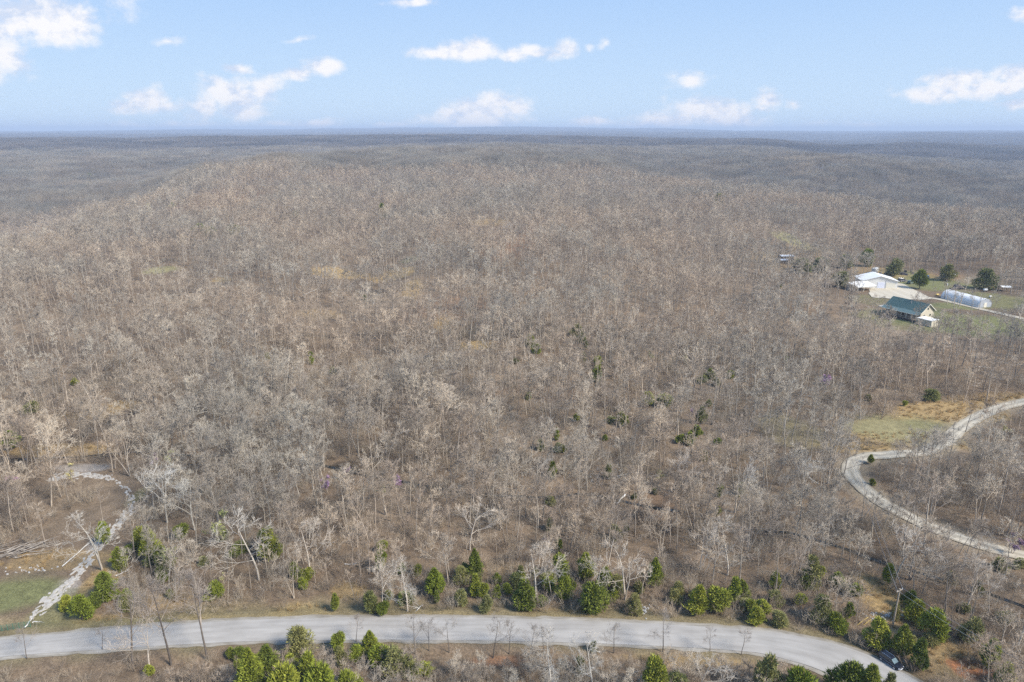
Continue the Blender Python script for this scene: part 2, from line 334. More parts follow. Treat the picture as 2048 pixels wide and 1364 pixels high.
# colour patches of the ground: photo position, half size, colour, strength
GREEN, STRAW, LITTER, RED, PALE, DIRT, YG = (.155,.155,.065), (.33,.225,.10), (.165,.118,.076), (.30,.13,.06), (.42,.40,.37), (.20,.15,.10), (.25,.22,.105)
PATCH = [(680,547,44,8,STRAW,.7),(796,552,42,7,STRAW,.7),(832,584,12,16,STRAW,.7),(886,646,18,18,STRAW,.9),(952,690,36,10,STRAW,.8),(1900,1300,60,46,STRAW,.5),(440,560,20,5,STRAW,.8),(1725,1020,50,30,DIRT,.5),(1905,612,70,9,GREEN,.9),(1870,625,40,8,GREEN,.8),(1850,575,30,8,GREEN,.7),(125,1180,30,26,PALE,.35),(200,1085,20,30,PALE,.3),(170,936,60,8,PALE,.4),(1790,885,150,24,STRAW,.6),(2000,795,120,10,STRAW,.7),(20,1190,95,50,GREEN,.95),(110,1230,60,30,GREEN,.6),(150,1195,60,20,GREEN,.4),(60,1130,120,40,LITTER,.6),(210,1155,35,35,STRAW,.75),(150,1010,110,70,DIRT,.5),(110,900,120,14,STRAW,.7),
 (300,1100,60,16,STRAW,.5),(100,1120,120,22,STRAW,.5),(280,990,18,25,GREEN,.5),(380,1240,220,16,STRAW,.7),(240,1245,200,10,GREEN,.4),(330,1200,50,18,STRAW,.5),(600,1225,80,25,STRAW,.9),(700,1180,50,22,STRAW,.65),
 (870,1230,100,12,STRAW,.5),(1120,1225,90,10,STRAW,.5),(1000,1150,120,25,STRAW,.3),(1755,1190,45,38,STRAW,.95),(1790,1245,60,35,STRAW,.55),(1870,1310,70,50,STRAW,.6),(1700,1220,40,20,LITTER,.6),
 (1935,1335,36,26,RED,.95),(1905,1325,20,12,RED,.8),(1985,1350,25,14,RED,.6),(1660,1050,60,60,LITTER,.6),(1850,960,120,40,LITTER,.6),(1990,1040,80,50,LITTER,.7),
 (1800,860,110,34,YG,.8),(1900,825,120,24,STRAW,.85),(1985,800,90,12,STRAW,.7),(1730,890,50,30,STRAW,.6),(1580,860,60,40,YG,.45),(1870,850,60,24,GREEN,.3),
 (1945,650,140,28,GREEN,.95),(1990,600,80,22,GREEN,.7),(1900,565,90,16,GREEN,.7),(1840,560,80,24,GREEN,.75),(1790,640,70,24,GREEN,.6),(1740,600,40,12,GREEN,.5),(1970,560,60,12,DIRT,.8),(1880,553,40,6,RED,.3),
 (1755,545,50,14,STRAW,.5),(1580,478,26,22,YG,1.0),(1560,520,60,22,STRAW,.5),(1620,500,60,16,STRAW,.3),(665,545,40,14,STRAW,.9),(700,550,50,8,STRAW,.7),(790,548,50,10,STRAW,.7),(820,575,20,18,STRAW,.6),(818,520,20,6,GREEN,.7),
 (885,645,18,14,STRAW,.7),(950,690,40,12,STRAW,.5),(320,540,30,8,YG,.8),(640,630,60,10,STRAW,.4),(235,810,50,10,STRAW,.6),(180,830,60,8,STRAW,.5),(1000,500,60,20,RED,.25),(980,445,40,8,STRAW,.6),
 (440,390,90,25,RED,.22),(500,380,60,20,RED,.2),(1040,470,80,30,RED,.18),(900,620,120,40,RED,.12),(1070,780,120,20,RED,.12),(235,294,26,6,GREEN,1),(200,290,20,4,YG,.7),(1320,1020,50,26,RED,.12),
 (330,1330,340,40,LITTER,.6),(1100,1340,300,40,LITTER,.7),(1400,1325,120,10,STRAW,.6),(1000,1325,60,8,RED,.4),(1340,1312,100,8,STRAW,.4)]
PW = []
for a in PATCH:
    p = gp(a[0], a[1]); m = px_m(p); l = gp(a[0], a[1] + a[3]); PW.append((p.x, p.y, a[2] * m, max(abs(p.y - l.y), a[3] * m), a[4], a[5]))

def spans(x, y):
    """half width of the dark mud and painted shade on the creek bank: open in a few places only"""
    px, py = to_px(x, y, 0 * x); w = np.zeros(len(x))
    for c, h, a in ((700, 70, 2.4), (800, 45, 1.3), (985, 35, 1.2), (1195, 30, 1.6), (1330, 40, 1.7), (1500, 30, 1.0), (1745, 50, 2.0), (15, 60, 1.6), (470, 90, .9), (1870, 50, .8)): w = np.maximum(w, a * np.clip(1.4 - np.abs(px - c) / h, 0, 1))
    return w
def build_ground():
    azd = np.concatenate([np.linspace(-180, -56, 60, endpoint=False), np.linspace(-56, 56, 620), np.linspace(56, 180, 60)[1:]])
    rr = np.concatenate([[14, 28, 42, 52], np.exp(np.linspace(np.log(60), np.log(420), 360)), np.exp(np.linspace(np.log(425), np.log(15500), 330))])
    A, D = np.meshgrid(np.radians(azd), rr); X = (np.sin(A) * D); Y = (np.cos(A) * D); Z = H(X.ravel(), Y.ravel()).reshape(X.shape)
    Z[-1] -= 60
    V = np.stack([X, Y, Z], -1).reshape(-1, 3); nr, na = X.shape
    i = np.arange(nr - 1)[:, None] * na + np.arange(na - 1)[None]; i = i.ravel()
    F = np.stack([i, i + 1, i + na + 1, i + na], 1)[:, ::-1]
    # inner disc
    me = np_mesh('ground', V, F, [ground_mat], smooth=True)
    n = len(V); x, y = V[:, 0], V[:, 1]
    c = np.tile(np.array(LITTER), (n, 1))
    big = fbm(x / 60, y / 60, 71)[:, None]; c = c * (1 + .18 * big) ; 
    tan = np.clip(fbm(x / 25, y / 25, 55, 4) * 1.6, 0, 1)[:, None]; c = c * (1 - tan * .5) + np.array((.27, .205, .14)) * tan * .5
    d = np.hypot(x, y)[:, None]; fw = np.clip((d - 400) / 900, 0, 1); c = c * (1 - fw) + np.array((.115, .105, .10)) * fw  # distant ground darkened by colour, to match the painted shade of the far wood
    wob = fbm(x / 5, y / 5, 90, 4) * .42 ; wobf = fbm(x / 22, y / 22, 91, 3) * .3
    for cx, cy, rx, ry, col, st in PW:
        q = np.hypot((x - cx) / rx, (y - cy) / ry) + wob * min(1, 25 / max(rx, 1)) * .8 + wobf
        w = np.clip((1.15 - q) / .45, 0, 1); w = (w * w * (3 - 2 * w) * st)[:, None]; c = c * (1 - w) + np.array(col) * w
    dr = np.full(n, 1e3); near = d[:, 0] < 340; xs, ys = x[near], y[near]; dr[near] = seg_dist(xs, ys, road_c[::3])
    w = np.clip((np.where(y < np.interp(x, [p[0] for p in road_c], [p[1] for p in road_c]), 4.6, 8.0) + wob * 6 - dr) / 3, 0, 1)[:, None] * .7; verge = np.array((.20, .165, .085)); c = c * (1 - w) + verge * w
    dd = np.full(n, 1e3); dd[near] = np.minimum(seg_dist(xs, ys, drive[::3]), 99)
    w = np.clip((4.6 + wob * 3 - dd) / 2, 0, 1)[:, None] * .6; c = c * (1 - w) + np.array((.27, .22, .15)) * w
    dc = np.full(n, 1e3); dc[near] = seg_dist(xs, ys, creek[::2]); w = np.clip((spans(x, y) + wob * 3 - dc) / 1.4, 0, 1)[:, None] * .93
    c = c * (1 - w) + np.array((.022, .020, .016)) * w  # near-black mud tint that also paints in the shadow of the bank
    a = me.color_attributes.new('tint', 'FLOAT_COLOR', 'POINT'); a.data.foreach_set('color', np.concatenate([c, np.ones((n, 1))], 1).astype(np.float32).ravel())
    o = link_mesh('ground', me); tag(o, kind='structure')
    cap = MB(); k = 40; ring = [(14 * math.sin(2 * math.pi * j / k), 14 * math.cos(2 * math.pi * j / k), 0.05) for j in range(k)]
    cap.add(ring + [(0, 0, 0)], [(j, (j + 1) % k, k) for j in range(k)]); c_ = cap.build('ground', M['soil']); tag(c_, kind='structure')
    return o

gm = bpy.data.materials.new('leaf_litter_ground'); gm.use_nodes = True; ground_mat = gm
def build_ground_mat():
    nt = gm.node_tree; N = nt.nodes; L = nt.links; b = N['Principled BSDF']; b.inputs['Roughness'].default_value = .95; b.inputs['Specular IOR Level'].default_value = .1
    at = N.new('ShaderNodeAttribute'); at.attribute_name = 'tint'; g = N.new('ShaderNodeNewGeometry')
    def no(sc, det=5, ro=.7):
        n = N.new('ShaderNodeTexNoise'); n.inputs['Scale'].default_value = sc; n.inputs['Detail'].default_value = det; n.inputs['Roughness'].default_value = ro
        L.new(g.outputs['Position'], n.inputs['Vector']); return n
    def mr(src, a, b_, c, d_):
        m = N.new('ShaderNodeMapRange'); L.new(src, m.inputs['Value'])
        for k, v in zip(('From Min', 'From Max', 'To Min', 'To Max'), (a, b_, c, d_)): m.inputs[k].default_value = v
        return m.outputs[0]
    n1 = no(2.2, 6, .8); n2 = no(.35, 4, .6); n3 = no(7, 3, .6)
    m1 = mr(n1.outputs['Fac'], .3, .7, .45, 1.6); m2 = mr(n2.outputs['Fac'], .3, .7, .78, 1.22)
    mm = N.new('ShaderNodeMath'); mm.operation = 'MULTIPLY'; L.new(m1, mm.inputs[0]); L.new(m2, mm.inputs[1])
    sc = N.new('ShaderNodeVectorMath'); sc.operation = 'SCALE'; L.new(at.outputs['Color'], sc.inputs[0]); L.new(mm.outputs[0], sc.inputs['Scale'])
    # pale dead stems and stones scattered in the leaves
    sp = mr(n3.outputs['Fac'], .66, .74, 0, .55)
    mx = N.new('ShaderNodeMix'); mx.data_type = 'RGBA'; L.new(sp, mx.inputs[0]); L.new(sc.outputs[0], mx.inputs[6]); mx.inputs[7].default_value = (.36, .31, .25, 1)
    L.new(mx.outputs[2], b.inputs['Base Color'])
    bp = N.new('ShaderNodeBump'); bp.inputs['Strength'].default_value = .7; bp.inputs['Distance'].default_value = .4; L.new(n1.outputs['Fac'], bp.inputs['Height']); L.new(bp.outputs[0], b.inputs['Normal'])
build_ground_mat()

M = {}
M['soil'] = mat('soil', (.2, .15, .1), .95, .3, 3)
GREY = [(.36,.31,.24),(.53,.465,.365),(.265,.226,.182),(.405,.343,.265),(.60,.535,.42),(.30,.252,.20),(.465,.41,.325),(.215,.19,.155)]
M['bark'] = mat_random('bare_bark', [(.40,.355,.285),(.30,.26,.21),(.48,.43,.35),(.24,.21,.175),(.43,.39,.32)], nscale=.8)
M['twig'] = mat_random('bare_twigs', GREY)
M['dark_bark'] = mat_random('dark_bark', [(.10,.09,.08),(.16,.145,.125),(.12,.105,.095)], nscale=.8)
M['dark_twig'] = mat_random('dark_twigs', [(.27,.24,.205),(.36,.325,.28),(.30,.27,.23)])
M['pale_bark'] = mat_random('pale_bark', [(.56,.52,.44),(.48,.44,.37),(.63,.59,.51)], nscale=1.5, namt=.18)
M['cedar'] = mat_random('cedar_leaves', [(.165,.20,.026),(.235,.265,.036),(.12,.15,.026),(.30,.31,.045),(.18,.21,.03)], nscale=2.6, namt=.6, zone=.3)
M['olive'] = mat_random('olive_leaves', [(.20,.21,.07),(.24,.24,.09),(.165,.185,.06)], nscale=1.2, namt=.4)
M['cedar_bark'] = mat('cedar_bark', (.15, .10, .075), .9, .3, 6)
M['redbud'] = mat_random('redbud_blossom', [(.40,.27,.38),(.36,.24,.34),(.46,.30,.46)])
M['bud'] = mat_random('budding_leaves', [(.42,.44,.15),(.36,.40,.14),(.45,.42,.2)])
M['asphalt'] = None
M['far_twig_shaded'] = mat_random('painted_shade_far_twigs', [(.13,.12,.112),(.19,.175,.16),(.10,.092,.087),(.155,.142,.13)], nscale=.004, namt=.22)  # shade between distant crowns put into a darker twig colour
M['mid_twig_shaded'] = mat_random('painted_shade_ridge_twigs', [(.23,.21,.175),(.33,.305,.25),(.17,.155,.13),(.27,.245,.205)], nscale=.01, namt=.15)  # milder painted darkening of the ridge twigs, for shade within the wood
M['brush'] = mat_random('brush_twigs', [(.32,.262,.20),(.41,.365,.285),(.26,.215,.165),(.34,.285,.205),(.43,.39,.31)])
M['straw'] = mat_random('straw_grass', [(.42,.31,.15),(.36,.27,.13),(.46,.36,.2)])

def build_road_mats():
    m = bpy.data.materials.new('road_chip_seal'); m.use_nodes = True; nt = m.node_tree; N = nt.nodes; L = nt.links; b = N['Principled BSDF']
    b.inputs['Roughness'].default_value = .9; b.inputs['Specular IOR Level'].default_value = .25
    uv = N.new('ShaderNodeUVMap'); uv.uv_map = 'road'; mp = N.new('ShaderNodeMapping'); mp.inputs['Scale'].default_value = (.05, 2.2, 1); L.new(uv.outputs[0], mp.inputs[0])
    n = N.new('ShaderNodeTexNoise'); n.inputs['Scale'].default_value = 3; n.inputs['Detail'].default_value = 5; L.new(mp.outputs[0], n.inputs['Vector'])
    cr = N.new('ShaderNodeValToRGB'); L.new(n.outputs['Fac'], cr.inputs[0]); e = cr.color_ramp.elements
    e[0].position = .3; e[0].color = (.285, .262, .232, 1); e[1].position = .72; e[1].color = (.365, .34, .305, 1)
    g = N.new('ShaderNodeNewGeometry'); n2 = N.new('ShaderNodeTexNoise'); n2.inputs['Scale'].default_value = .22; n2.inputs['Detail'].default_value = 6; L.new(g.outputs['Position'], n2.inputs['Vector'])
    mr = N.new('ShaderNodeMapRange'); L.new(n2.outputs['Fac'], mr.inputs['Value']); mr.inputs['From Min'].default_value = .3; mr.inputs['From Max'].default_value = .7; mr.inputs['To Min'].default_value = .90; mr.inputs['To Max'].default_value = 1.08
    s = N.new('ShaderNodeVectorMath'); s.operation = 'SCALE'; L.new(cr.outputs[0], s.inputs[0]); L.new(mr.outputs[0], s.inputs['Scale']); L.new(s.outputs[0], b.inputs['Base Color'])
    M['asphalt'] = m
    for k, name, c0, c1 in (('gravel', 'gravel_drive', (.34,.295,.225), (.48,.43,.35)), ('shoulder', 'gravel_shoulder', (.24,.215,.18), (.42,.39,.35))):
        m = bpy.data.materials.new(name); m.use_nodes = True; nt = m.node_tree; N = nt.nodes; L = nt.links; b = N['Principled BSDF']; b.inputs['Roughness'].default_value = .95; b.inputs['Specular IOR Level'].default_value = .1
        uv = N.new('ShaderNodeUVMap'); uv.uv_map = 'road'; mp = N.new('ShaderNodeMapping'); mp.inputs['Scale'].default_value = (.12, 3.0, 1); L.new(uv.outputs[0], mp.inputs[0])
        n = N.new('ShaderNodeTexNoise'); n.inputs['Scale'].default_value = 2.5; n.inputs['Detail'].default_value = 7; n.inputs['Roughness'].default_value = .7; L.new(mp.outputs[0], n.inputs['Vector'])
        cr = N.new('ShaderNodeValToRGB'); L.new(n.outputs['Fac'], cr.inputs[0]); e = cr.color_ramp.elements; e[0].position = .35; e[0].color = (*c0, 1); e[1].position = .65; e[1].color = (*c1, 1)
        sx = N.new('ShaderNodeSeparateXYZ'); L.new(uv.outputs[0], sx.inputs[0]); ru = N.new('ShaderNodeValToRGB'); L.new(sx.outputs[1], ru.inputs[0]); e = ru.color_ramp.elements
        e[0].position = 0; e[0].color = (.72, .68, .60, 1); e[1].position = 1; e[1].color = (.72, .68, .60, 1)
        for q, c_ in ((.12, .9), (.27, 1.12), (.42, .86), (.5, .78), (.58, .86), (.73, 1.12), (.88, .9)): z_ = e.new(q); z_.color = (c_, c_, c_ * .98, 1)
        vm = N.new('ShaderNodeVectorMath'); vm.operation = 'MULTIPLY'; L.new(cr.outputs[0], vm.inputs[0]); L.new(ru.outputs[0], vm.inputs[1]); L.new(vm.outputs[0], b.inputs['Base Color']); M[k] = m
build_road_mats()

def ribbon(name, left, right, mt, lift, nc=6, rag=0.0, seed=1, step=3):
    """road sheet laid over the terrain between two edge polylines"""
    V = []; UV = []; n = len(left); s = 0
    rng = np.random.RandomState(seed)
    L_ = np.array(left); R_ = np.array(right)
    # resample
    mid = (L_ + R_) / 2; cum = np.concatenate([[0], np.cumsum(np.hypot(*np.diff(mid, axis=0).T))]); ss = np.arange(0, cum[-1], .7)
    Lx = np.stack([np.interp(ss, cum, L_[:, k]) for k in (0, 1)], 1); Rx = np.stack([np.interp(ss, cum, R_[:, k]) for k in (0, 1)], 1)
    w = (Rx - Lx); wl = np.hypot(w[:, 0], w[:, 1])[:, None]; wn = w / wl
    ja = (fbm(ss / 2.2, ss * 0 + seed, seed, 3) * rag)[:, None]; jb = (fbm(ss / 2.2, ss * 0 + seed + 9, seed + 5, 3) * rag)[:, None]
    Lx = Lx + wn * ja; Rx = Rx + wn * jb
    t = np.linspace(0, 1, nc)[None, :, None]; P = Lx[:, None] * (1 - t) + Rx[:, None] * t
    z = H(P[..., 0].ravel(), P[..., 1].ravel()).reshape(P.shape[:2])
    # a firm cross-section: take the highest ground near each row
    zr = np.maximum(z.max(1, keepdims=True), 0 * z) if name == 'road' else z
    crown = lift + .06 * np.sin(np.linspace(0, math.pi, nc))[None]
    V = np.concatenate([P, (zr * 0 + z + crown)[..., None]], -1).reshape(-1, 3)
    nr = len(ss); i = (np.arange(nr - 1)[:, None] * nc + np.arange(nc - 1)[None]).ravel(); F = np.stack([i, i + 1, i + nc + 1, i + nc], 1)
    me = np_mesh(name, V, F, [mt], smooth=True)
    uvl = me.uv_layers.new(name='road'); uu = np.stack([np.repeat(ss, nc), np.tile(np.linspace(0, 1, nc), nr)], 1)
    uvl.data.foreach_set('uv', uu[F.ravel()].astype(np.float32).ravel())
    if me.polygons[0].normal.z < 0: me.flip_normals()
    o = link_mesh(name, me); tag(o, kind='structure'); return o

def offset(pts, w):
    P = np.array(pts); T = np.gradient(P, axis=0); T /= np.hypot(T[:, 0], T[:, 1])[:, None] + 1e-9; Nn = np.stack([-T[:, 1], T[:, 0]], 1)
    return [tuple(p) for p in P + Nn * w]

build_ground()
rs_t = offset(road_t, .9); rs_b = offset(road_b, -.6)
ribbon('road_shoulder', rs_t, rs_b, M['shoulder'], .06, 8, .35, 3)
ribbon('road', road_t, road_b, M['asphalt'], .13, 8, .05, 5)
ribbon('gravel_drive', offset(drive, 1.95), offset(drive, -1.95), M['gravel'], .16, 7, .2, 7)
ribbon('farm_drive', offset(farm, 1.9), offset(farm, -1.9), M['gravel'], .14, 7, .25, 11)
# yard in front of the workshop
def sheet(name, poly_px, mt, lift, rag=.6, world_pts=None):
    P = world_pts or [tuple(gp(*p)[:2]) for p in poly_px]; P = spline(P + [P[0]], 4)[:-1]
    cx, cy = np.mean([p[0] for p in P]), np.mean([p[1] for p in P]); V = []; F = []; K = 7; n = len(P); rng = random.Random(4)
    for k in range(1, K + 1):
        for p in P:
            s = k / K * (1 + (rng.uniform(-1, 1) * rag * .08 if k == K else 0)); x, y = cx + (p[0] - cx) * s, cy + (p[1] - cy) * s; V.append((x, y, Hs(x, y) + lift))
    V.append((cx, cy, Hs(cx, cy) + lift)); c = len(V) - 1
    for k in range(K - 1):
        for j in range(n): a, b = k * n + j, k * n + (j + 1) % n; F.append((a, b, b + n, a + n))
    for j in range(n): F.append((j, (j + 1) % n, c))
    m = MB(); m.add(V, F); o = m.build(name, mt); me = o.data; uvl = me.uv_layers.new(name='road')
    for l in me.loops: v = me.vertices[l.vertex_index].co; uvl.data[l.index].uv = (v.x, .27)
    return tag(o, kind='structure')
sheet('farm_yard', [(1770,566),(1797,566),(1822,577),(1850,590),(1858,598),(1815,600),(1775,597),(1742,594),(1740,580)], M['gravel'], .20)

# water of the creek, lying in its cut
M['water'] = mat('creek_water', (.012, .013, .010), .12, spec=.5)
def creek_water():
    c = np.array(creek); L_, R_ = offset(creek, .45), offset(creek, -.45); V = []; F = []
    for i, (a, b) in enumerate(zip(L_, R_)):
        z = Hs(*c[i]) + .10; V += [(a[0], a[1], z), (b[0], b[1], z)]
        if i: F.append((2 * i - 2, 2 * i - 1, 2 * i + 1, 2 * i))
    m = MB(); m.add(V, F); tag(m.build('creek', M['water']), kind='structure')
creek_water()

# pale rocky track: ragged patches of broken limestone
M['rock'] = mat('pale_limestone', (.28,.25,.21), .9, 0, 1.4, col2=(.45,.42,.375), bump=.6)
def rocky_track():
    rng = random.Random(12); m = MB(); T = track; n = len(T)
    dirs = np.gradient(np.array(T), axis=0)
    for i, (x, y) in enumerate(T):
        f = i / n; wide = (1.5 if f < .22 else .6 if f < .5 else 1.0 if f < .85 else 1.3); cnt = (10 if f < .22 else 3 if f < .5 else 11 if f < .84 else 7)
        tx, ty = dirs[i] / (np.hypot(*dirs[i]) + 1e-6)
        for _ in range(cnt):
            a, b = rng.uniform(-1.4, 1.4), rng.gauss(0, wide * .55); cx, cy = x + tx * a - ty * b, y + ty * a + tx * b
            rl, rw = rng.uniform(.25, 1.1), rng.uniform(.12, .45); k = rng.randint(7, 10); ang = math.atan2(ty, tx) + rng.gauss(0, .35); P = []
            for j in range(k):
                t = 2 * math.pi * j / k; q = rng.uniform(.6, 1.2); u, v = math.cos(t) * rl * q, math.sin(t) * rw * q
                P.append((cx + u * math.cos(ang) - v * math.sin(ang), cy + u * math.sin(ang) + v * math.cos(ang)))
            hz = rng.uniform(.03, .13); zc = max(Hs(*p) for p in P + [(cx, cy)])
            vs = [(px, py, Hs(px, py) - .05) for px, py in P] + [(cx + (px - cx) * .8, cy + (py - cy) * .8, zc + hz * rng.uniform(.8, 1.1)) for px, py in P]
            m.add(vs, [(j, (j + 1) % k, k + (j + 1) % k, k + j) for j in range(k)] + [tuple(range(k, 2 * k))])
    tag(m.build('rocky_track', M['rock']), kind='structure')
rocky_track()

# ------------------------------------------------------------------ tree builder
def segs_to_mesh(name, S, mats, sides=3, midx=None):
    """S: array (n, 8) p0 p1 r0 r1 -> open prisms"""
    S = np.asarray(S, float); n = len(S); p0, p1, r0, r1 = S[:, :3], S[:, 3:6], S[:, 6], S[:, 7]
    d = p1 - p0; d /= np.linalg.norm(d, axis=1)[:, None] + 1e-9
    ref = np.where(np.abs(d[:, 2:3]) < .9, np.array([[0, 0, 1.]]), np.array([[1., 0, 0]])); a = np.cross(d, ref); a /= np.linalg.norm(a, axis=1)[:, None] + 1e-9; b = np.cross(d, a)
    V = np.zeros((n, 2 * sides, 3))
    for k in range(sides):
        t = 2 * math.pi * k / sides; o = a * math.cos(t) + b * math.sin(t); V[:, k] = p0 + o * r0[:, None]; V[:, sides + k] = p1 + o * r1[:, None]
    k = np.arange(sides); f = np.stack([k, (k + 1) % sides, sides + (k + 1) % sides, sides + k], 1); F = (f[None] + (np.arange(n) * 2 * sides)[:, None, None]).reshape(-1, 4)
    return np_mesh(name, V.reshape(-1, 3), F, mats, None if midx is None else np.repeat(midx, sides), smooth=sides > 3)

def rot_about(v, ax, ang):
    return Matrix.Rotation(ang, 3, ax) @ v

def grow_tree(rng, Hh=14., clear=.42, spread=1.0, limbs=9, subs=6, twigs=6, lets=4, twr=.016, r=.17, lean=.04, fork=0.0, crook=.25, up=.25):
    """returns trunk segments and crown segments"""
    trunk, crown = [], []
    def line(p, d, L, r0, r1, n, out, wob, lift):
        pts = [p.copy()]; d = d.normalized()
        for i in range(n):
            d = (d + Vector((rng.gauss(0, wob), rng.gauss(0, wob), rng.gauss(0, wob * .5) + lift / n))).normalized(); q = p + d * (L / n)
            a, b = r0 + (r1 - r0) * i / n, r0 + (r1 - r0) * (i + 1) / n; out.append((*p, *q, a, b)); p = q; pts.append(p.copy())
        return pts, d
    def side(d, ang):
        ax = d.orthogonal().normalized(); ax = rot_about(ax, d, rng.uniform(0, 6.283)); return rot_about(d, ax, ang)
    stems = [(Vector((0, 0, -.4)), Vector((rng.gauss(0, lean), rng.gauss(0, lean), 1)), Hh, r)]
    if rng.random() < fork:
        stems.append((Vector((.1, 0, -.4)), Vector((rng.choice((-1, 1)) * .28, rng.gauss(0, .15), 1)), Hh * .85, r * .75))
    for p0, d0, HL, rr in stems:
        tp, _ = line(p0, d0, HL * .86, rr, rr * .16, 9, trunk, .045, .05)
        nl = max(3, int(limbs / len(stems)))
        for i in range(nl):
            f = clear + (1 - clear) * ((i + rng.random() * .8) / nl) ** .9; k = min(8.99, f * 9); a = int(k); base = tp[a].lerp(tp[a + 1], k - a)
            lr = rr * (1 - f * .84) * rng.uniform(.42, .62); LL = HL * .42 * spread * (1.1 - .75 * (f - clear) / (1 - clear)) * rng.uniform(.7, 1.15)
            td = (tp[a + 1] - tp[a]).normalized(); ld = side(td, R(rng.uniform(38, 66)))
            lp, _ = line(base, ld, LL, lr, lr * .28, 5, crown, crook * .5, up)
            for j in range(subs):
                g = .25 + .75 * (j + rng.random()) / subs; k2 = min(4.99, g * 5); b = int(k2); sb = lp[b].lerp(lp[b + 1], k2 - b); sdir = side((lp[b + 1] - lp[b]).normalized(), R(rng.uniform(28, 55)))
                SL = LL * .50 * (1.15 - .6 * g) * rng.uniform(.7, 1.2); sr = max(twr * 1.4, lr * (1 - .7 * g) * .5)
                sp, _ = line(sb, sdir, SL, sr, max(twr, sr * .35), 3, crown, crook * .45, .2)
                for t in range(twigs):
                    g3 = .2 + .8 * (t + rng.random()) / twigs; k3 = min(2.99, g3 * 3); c = int(k3); tb = sp[c].lerp(sp[c + 1], k3 - c); tdir = side((sp[c + 1] - sp[c]).normalized(), R(rng.uniform(25, 50)))
                    TL = max(.5, SL * .55 * rng.uniform(.6, 1.2)); q, _ = line(tb, tdir, TL, max(twr, sr * .5), twr * .8, 2, crown, .12, .15)
                    for w in range(lets):
                        h = rng.uniform(.25, 1) * 1.99; c2 = int(h); wb = q[c2].lerp(q[c2 + 1], h - c2); wd = side((q[c2 + 1] - q[c2]).normalized(), R(rng.uniform(22, 45)))
                        e = wb + wd * TL * rng.uniform(.35, .7); crown.append((*wb, *e, twr * .85, twr * .5))
        # leader twigs
        for t in range(8):
            e = tp[-1] + side(Vector((0, 0, 1)), R(rng.uniform(5, 45))) * rng.uniform(.6, 1.6); crown.append((*tp[-1], *e, twr * 1.4, twr * .6))
    return trunk, crown

def make_kind(rng, tm, cm, **k):
    t, c = grow_tree(rng, **k); return segs_to_mesh('trunk', t, [tm], 5), segs_to_mesh('crown', c, [cm], 3)

def plant(name, kind, x, y, s, rz, label, cat, group, tilt=0, z=None, tiltv=None):
    """one tree of its own: an empty at its foot, a trunk and a crown"""
    tmesh, cmesh = kind; z = Hs(x, y) if z is None else z
    e = bpy.data.objects.new(name, None); COL.objects.link(e); e.location = (x, y, z); e.rotation_euler = (tilt, 0, rz) if tiltv is None else tiltv; e.scale = (s, s, s) if isinstance(s, (int, float)) else s
    tag(e, label, cat, group)
    for nm, me in (('trunk', tmesh), ('crown', cmesh)):
        if me: o = bpy.data.objects.new(nm, me); COL.objects.link(o); o.parent = e
    return e

rngT = random.Random(7)
NEAR = []
for i in range(10):
    st = i % 5
    NEAR.append(make_kind(rngT, M['bark'], M['twig'], Hh=14, clear=(.38,.5,.33,.55,.42)[st], spread=(.95,.7,1.15,.55,.85)[st], limbs=(10,9,9,9,11)[st], subs=6, twigs=5, lets=3, twr=.021, r=(.17,.15,.19,.13,.16)[st], fork=.5 if st in (0, 2) else .1, crook=.3))
PALE = [make_kind(rngT, M['pale_bark'], M['pale_bark'], Hh=14, clear=.35, spread=1.35, limbs=8, subs=6, twigs=5, lets=3, twr=.02, r=.22, fork=.8, crook=.55) for _ in range(4)]
DARK = [make_kind(rngT, M['dark_bark'], M['dark_twig'], Hh=14, clear=.36, spread=.95, limbs=10, subs=5, twigs=5, lets=3, twr=.016, r=.17, crook=.3) for _ in range(4)]
SMALL = [make_kind(rngT, M['bark'], M['twig'], Hh=5, clear=.12, spread=1.2, limbs=8, subs=5, twigs=5, lets=3, twr=.012, r=.06, fork=.9, crook=.4) for _ in range(4)]

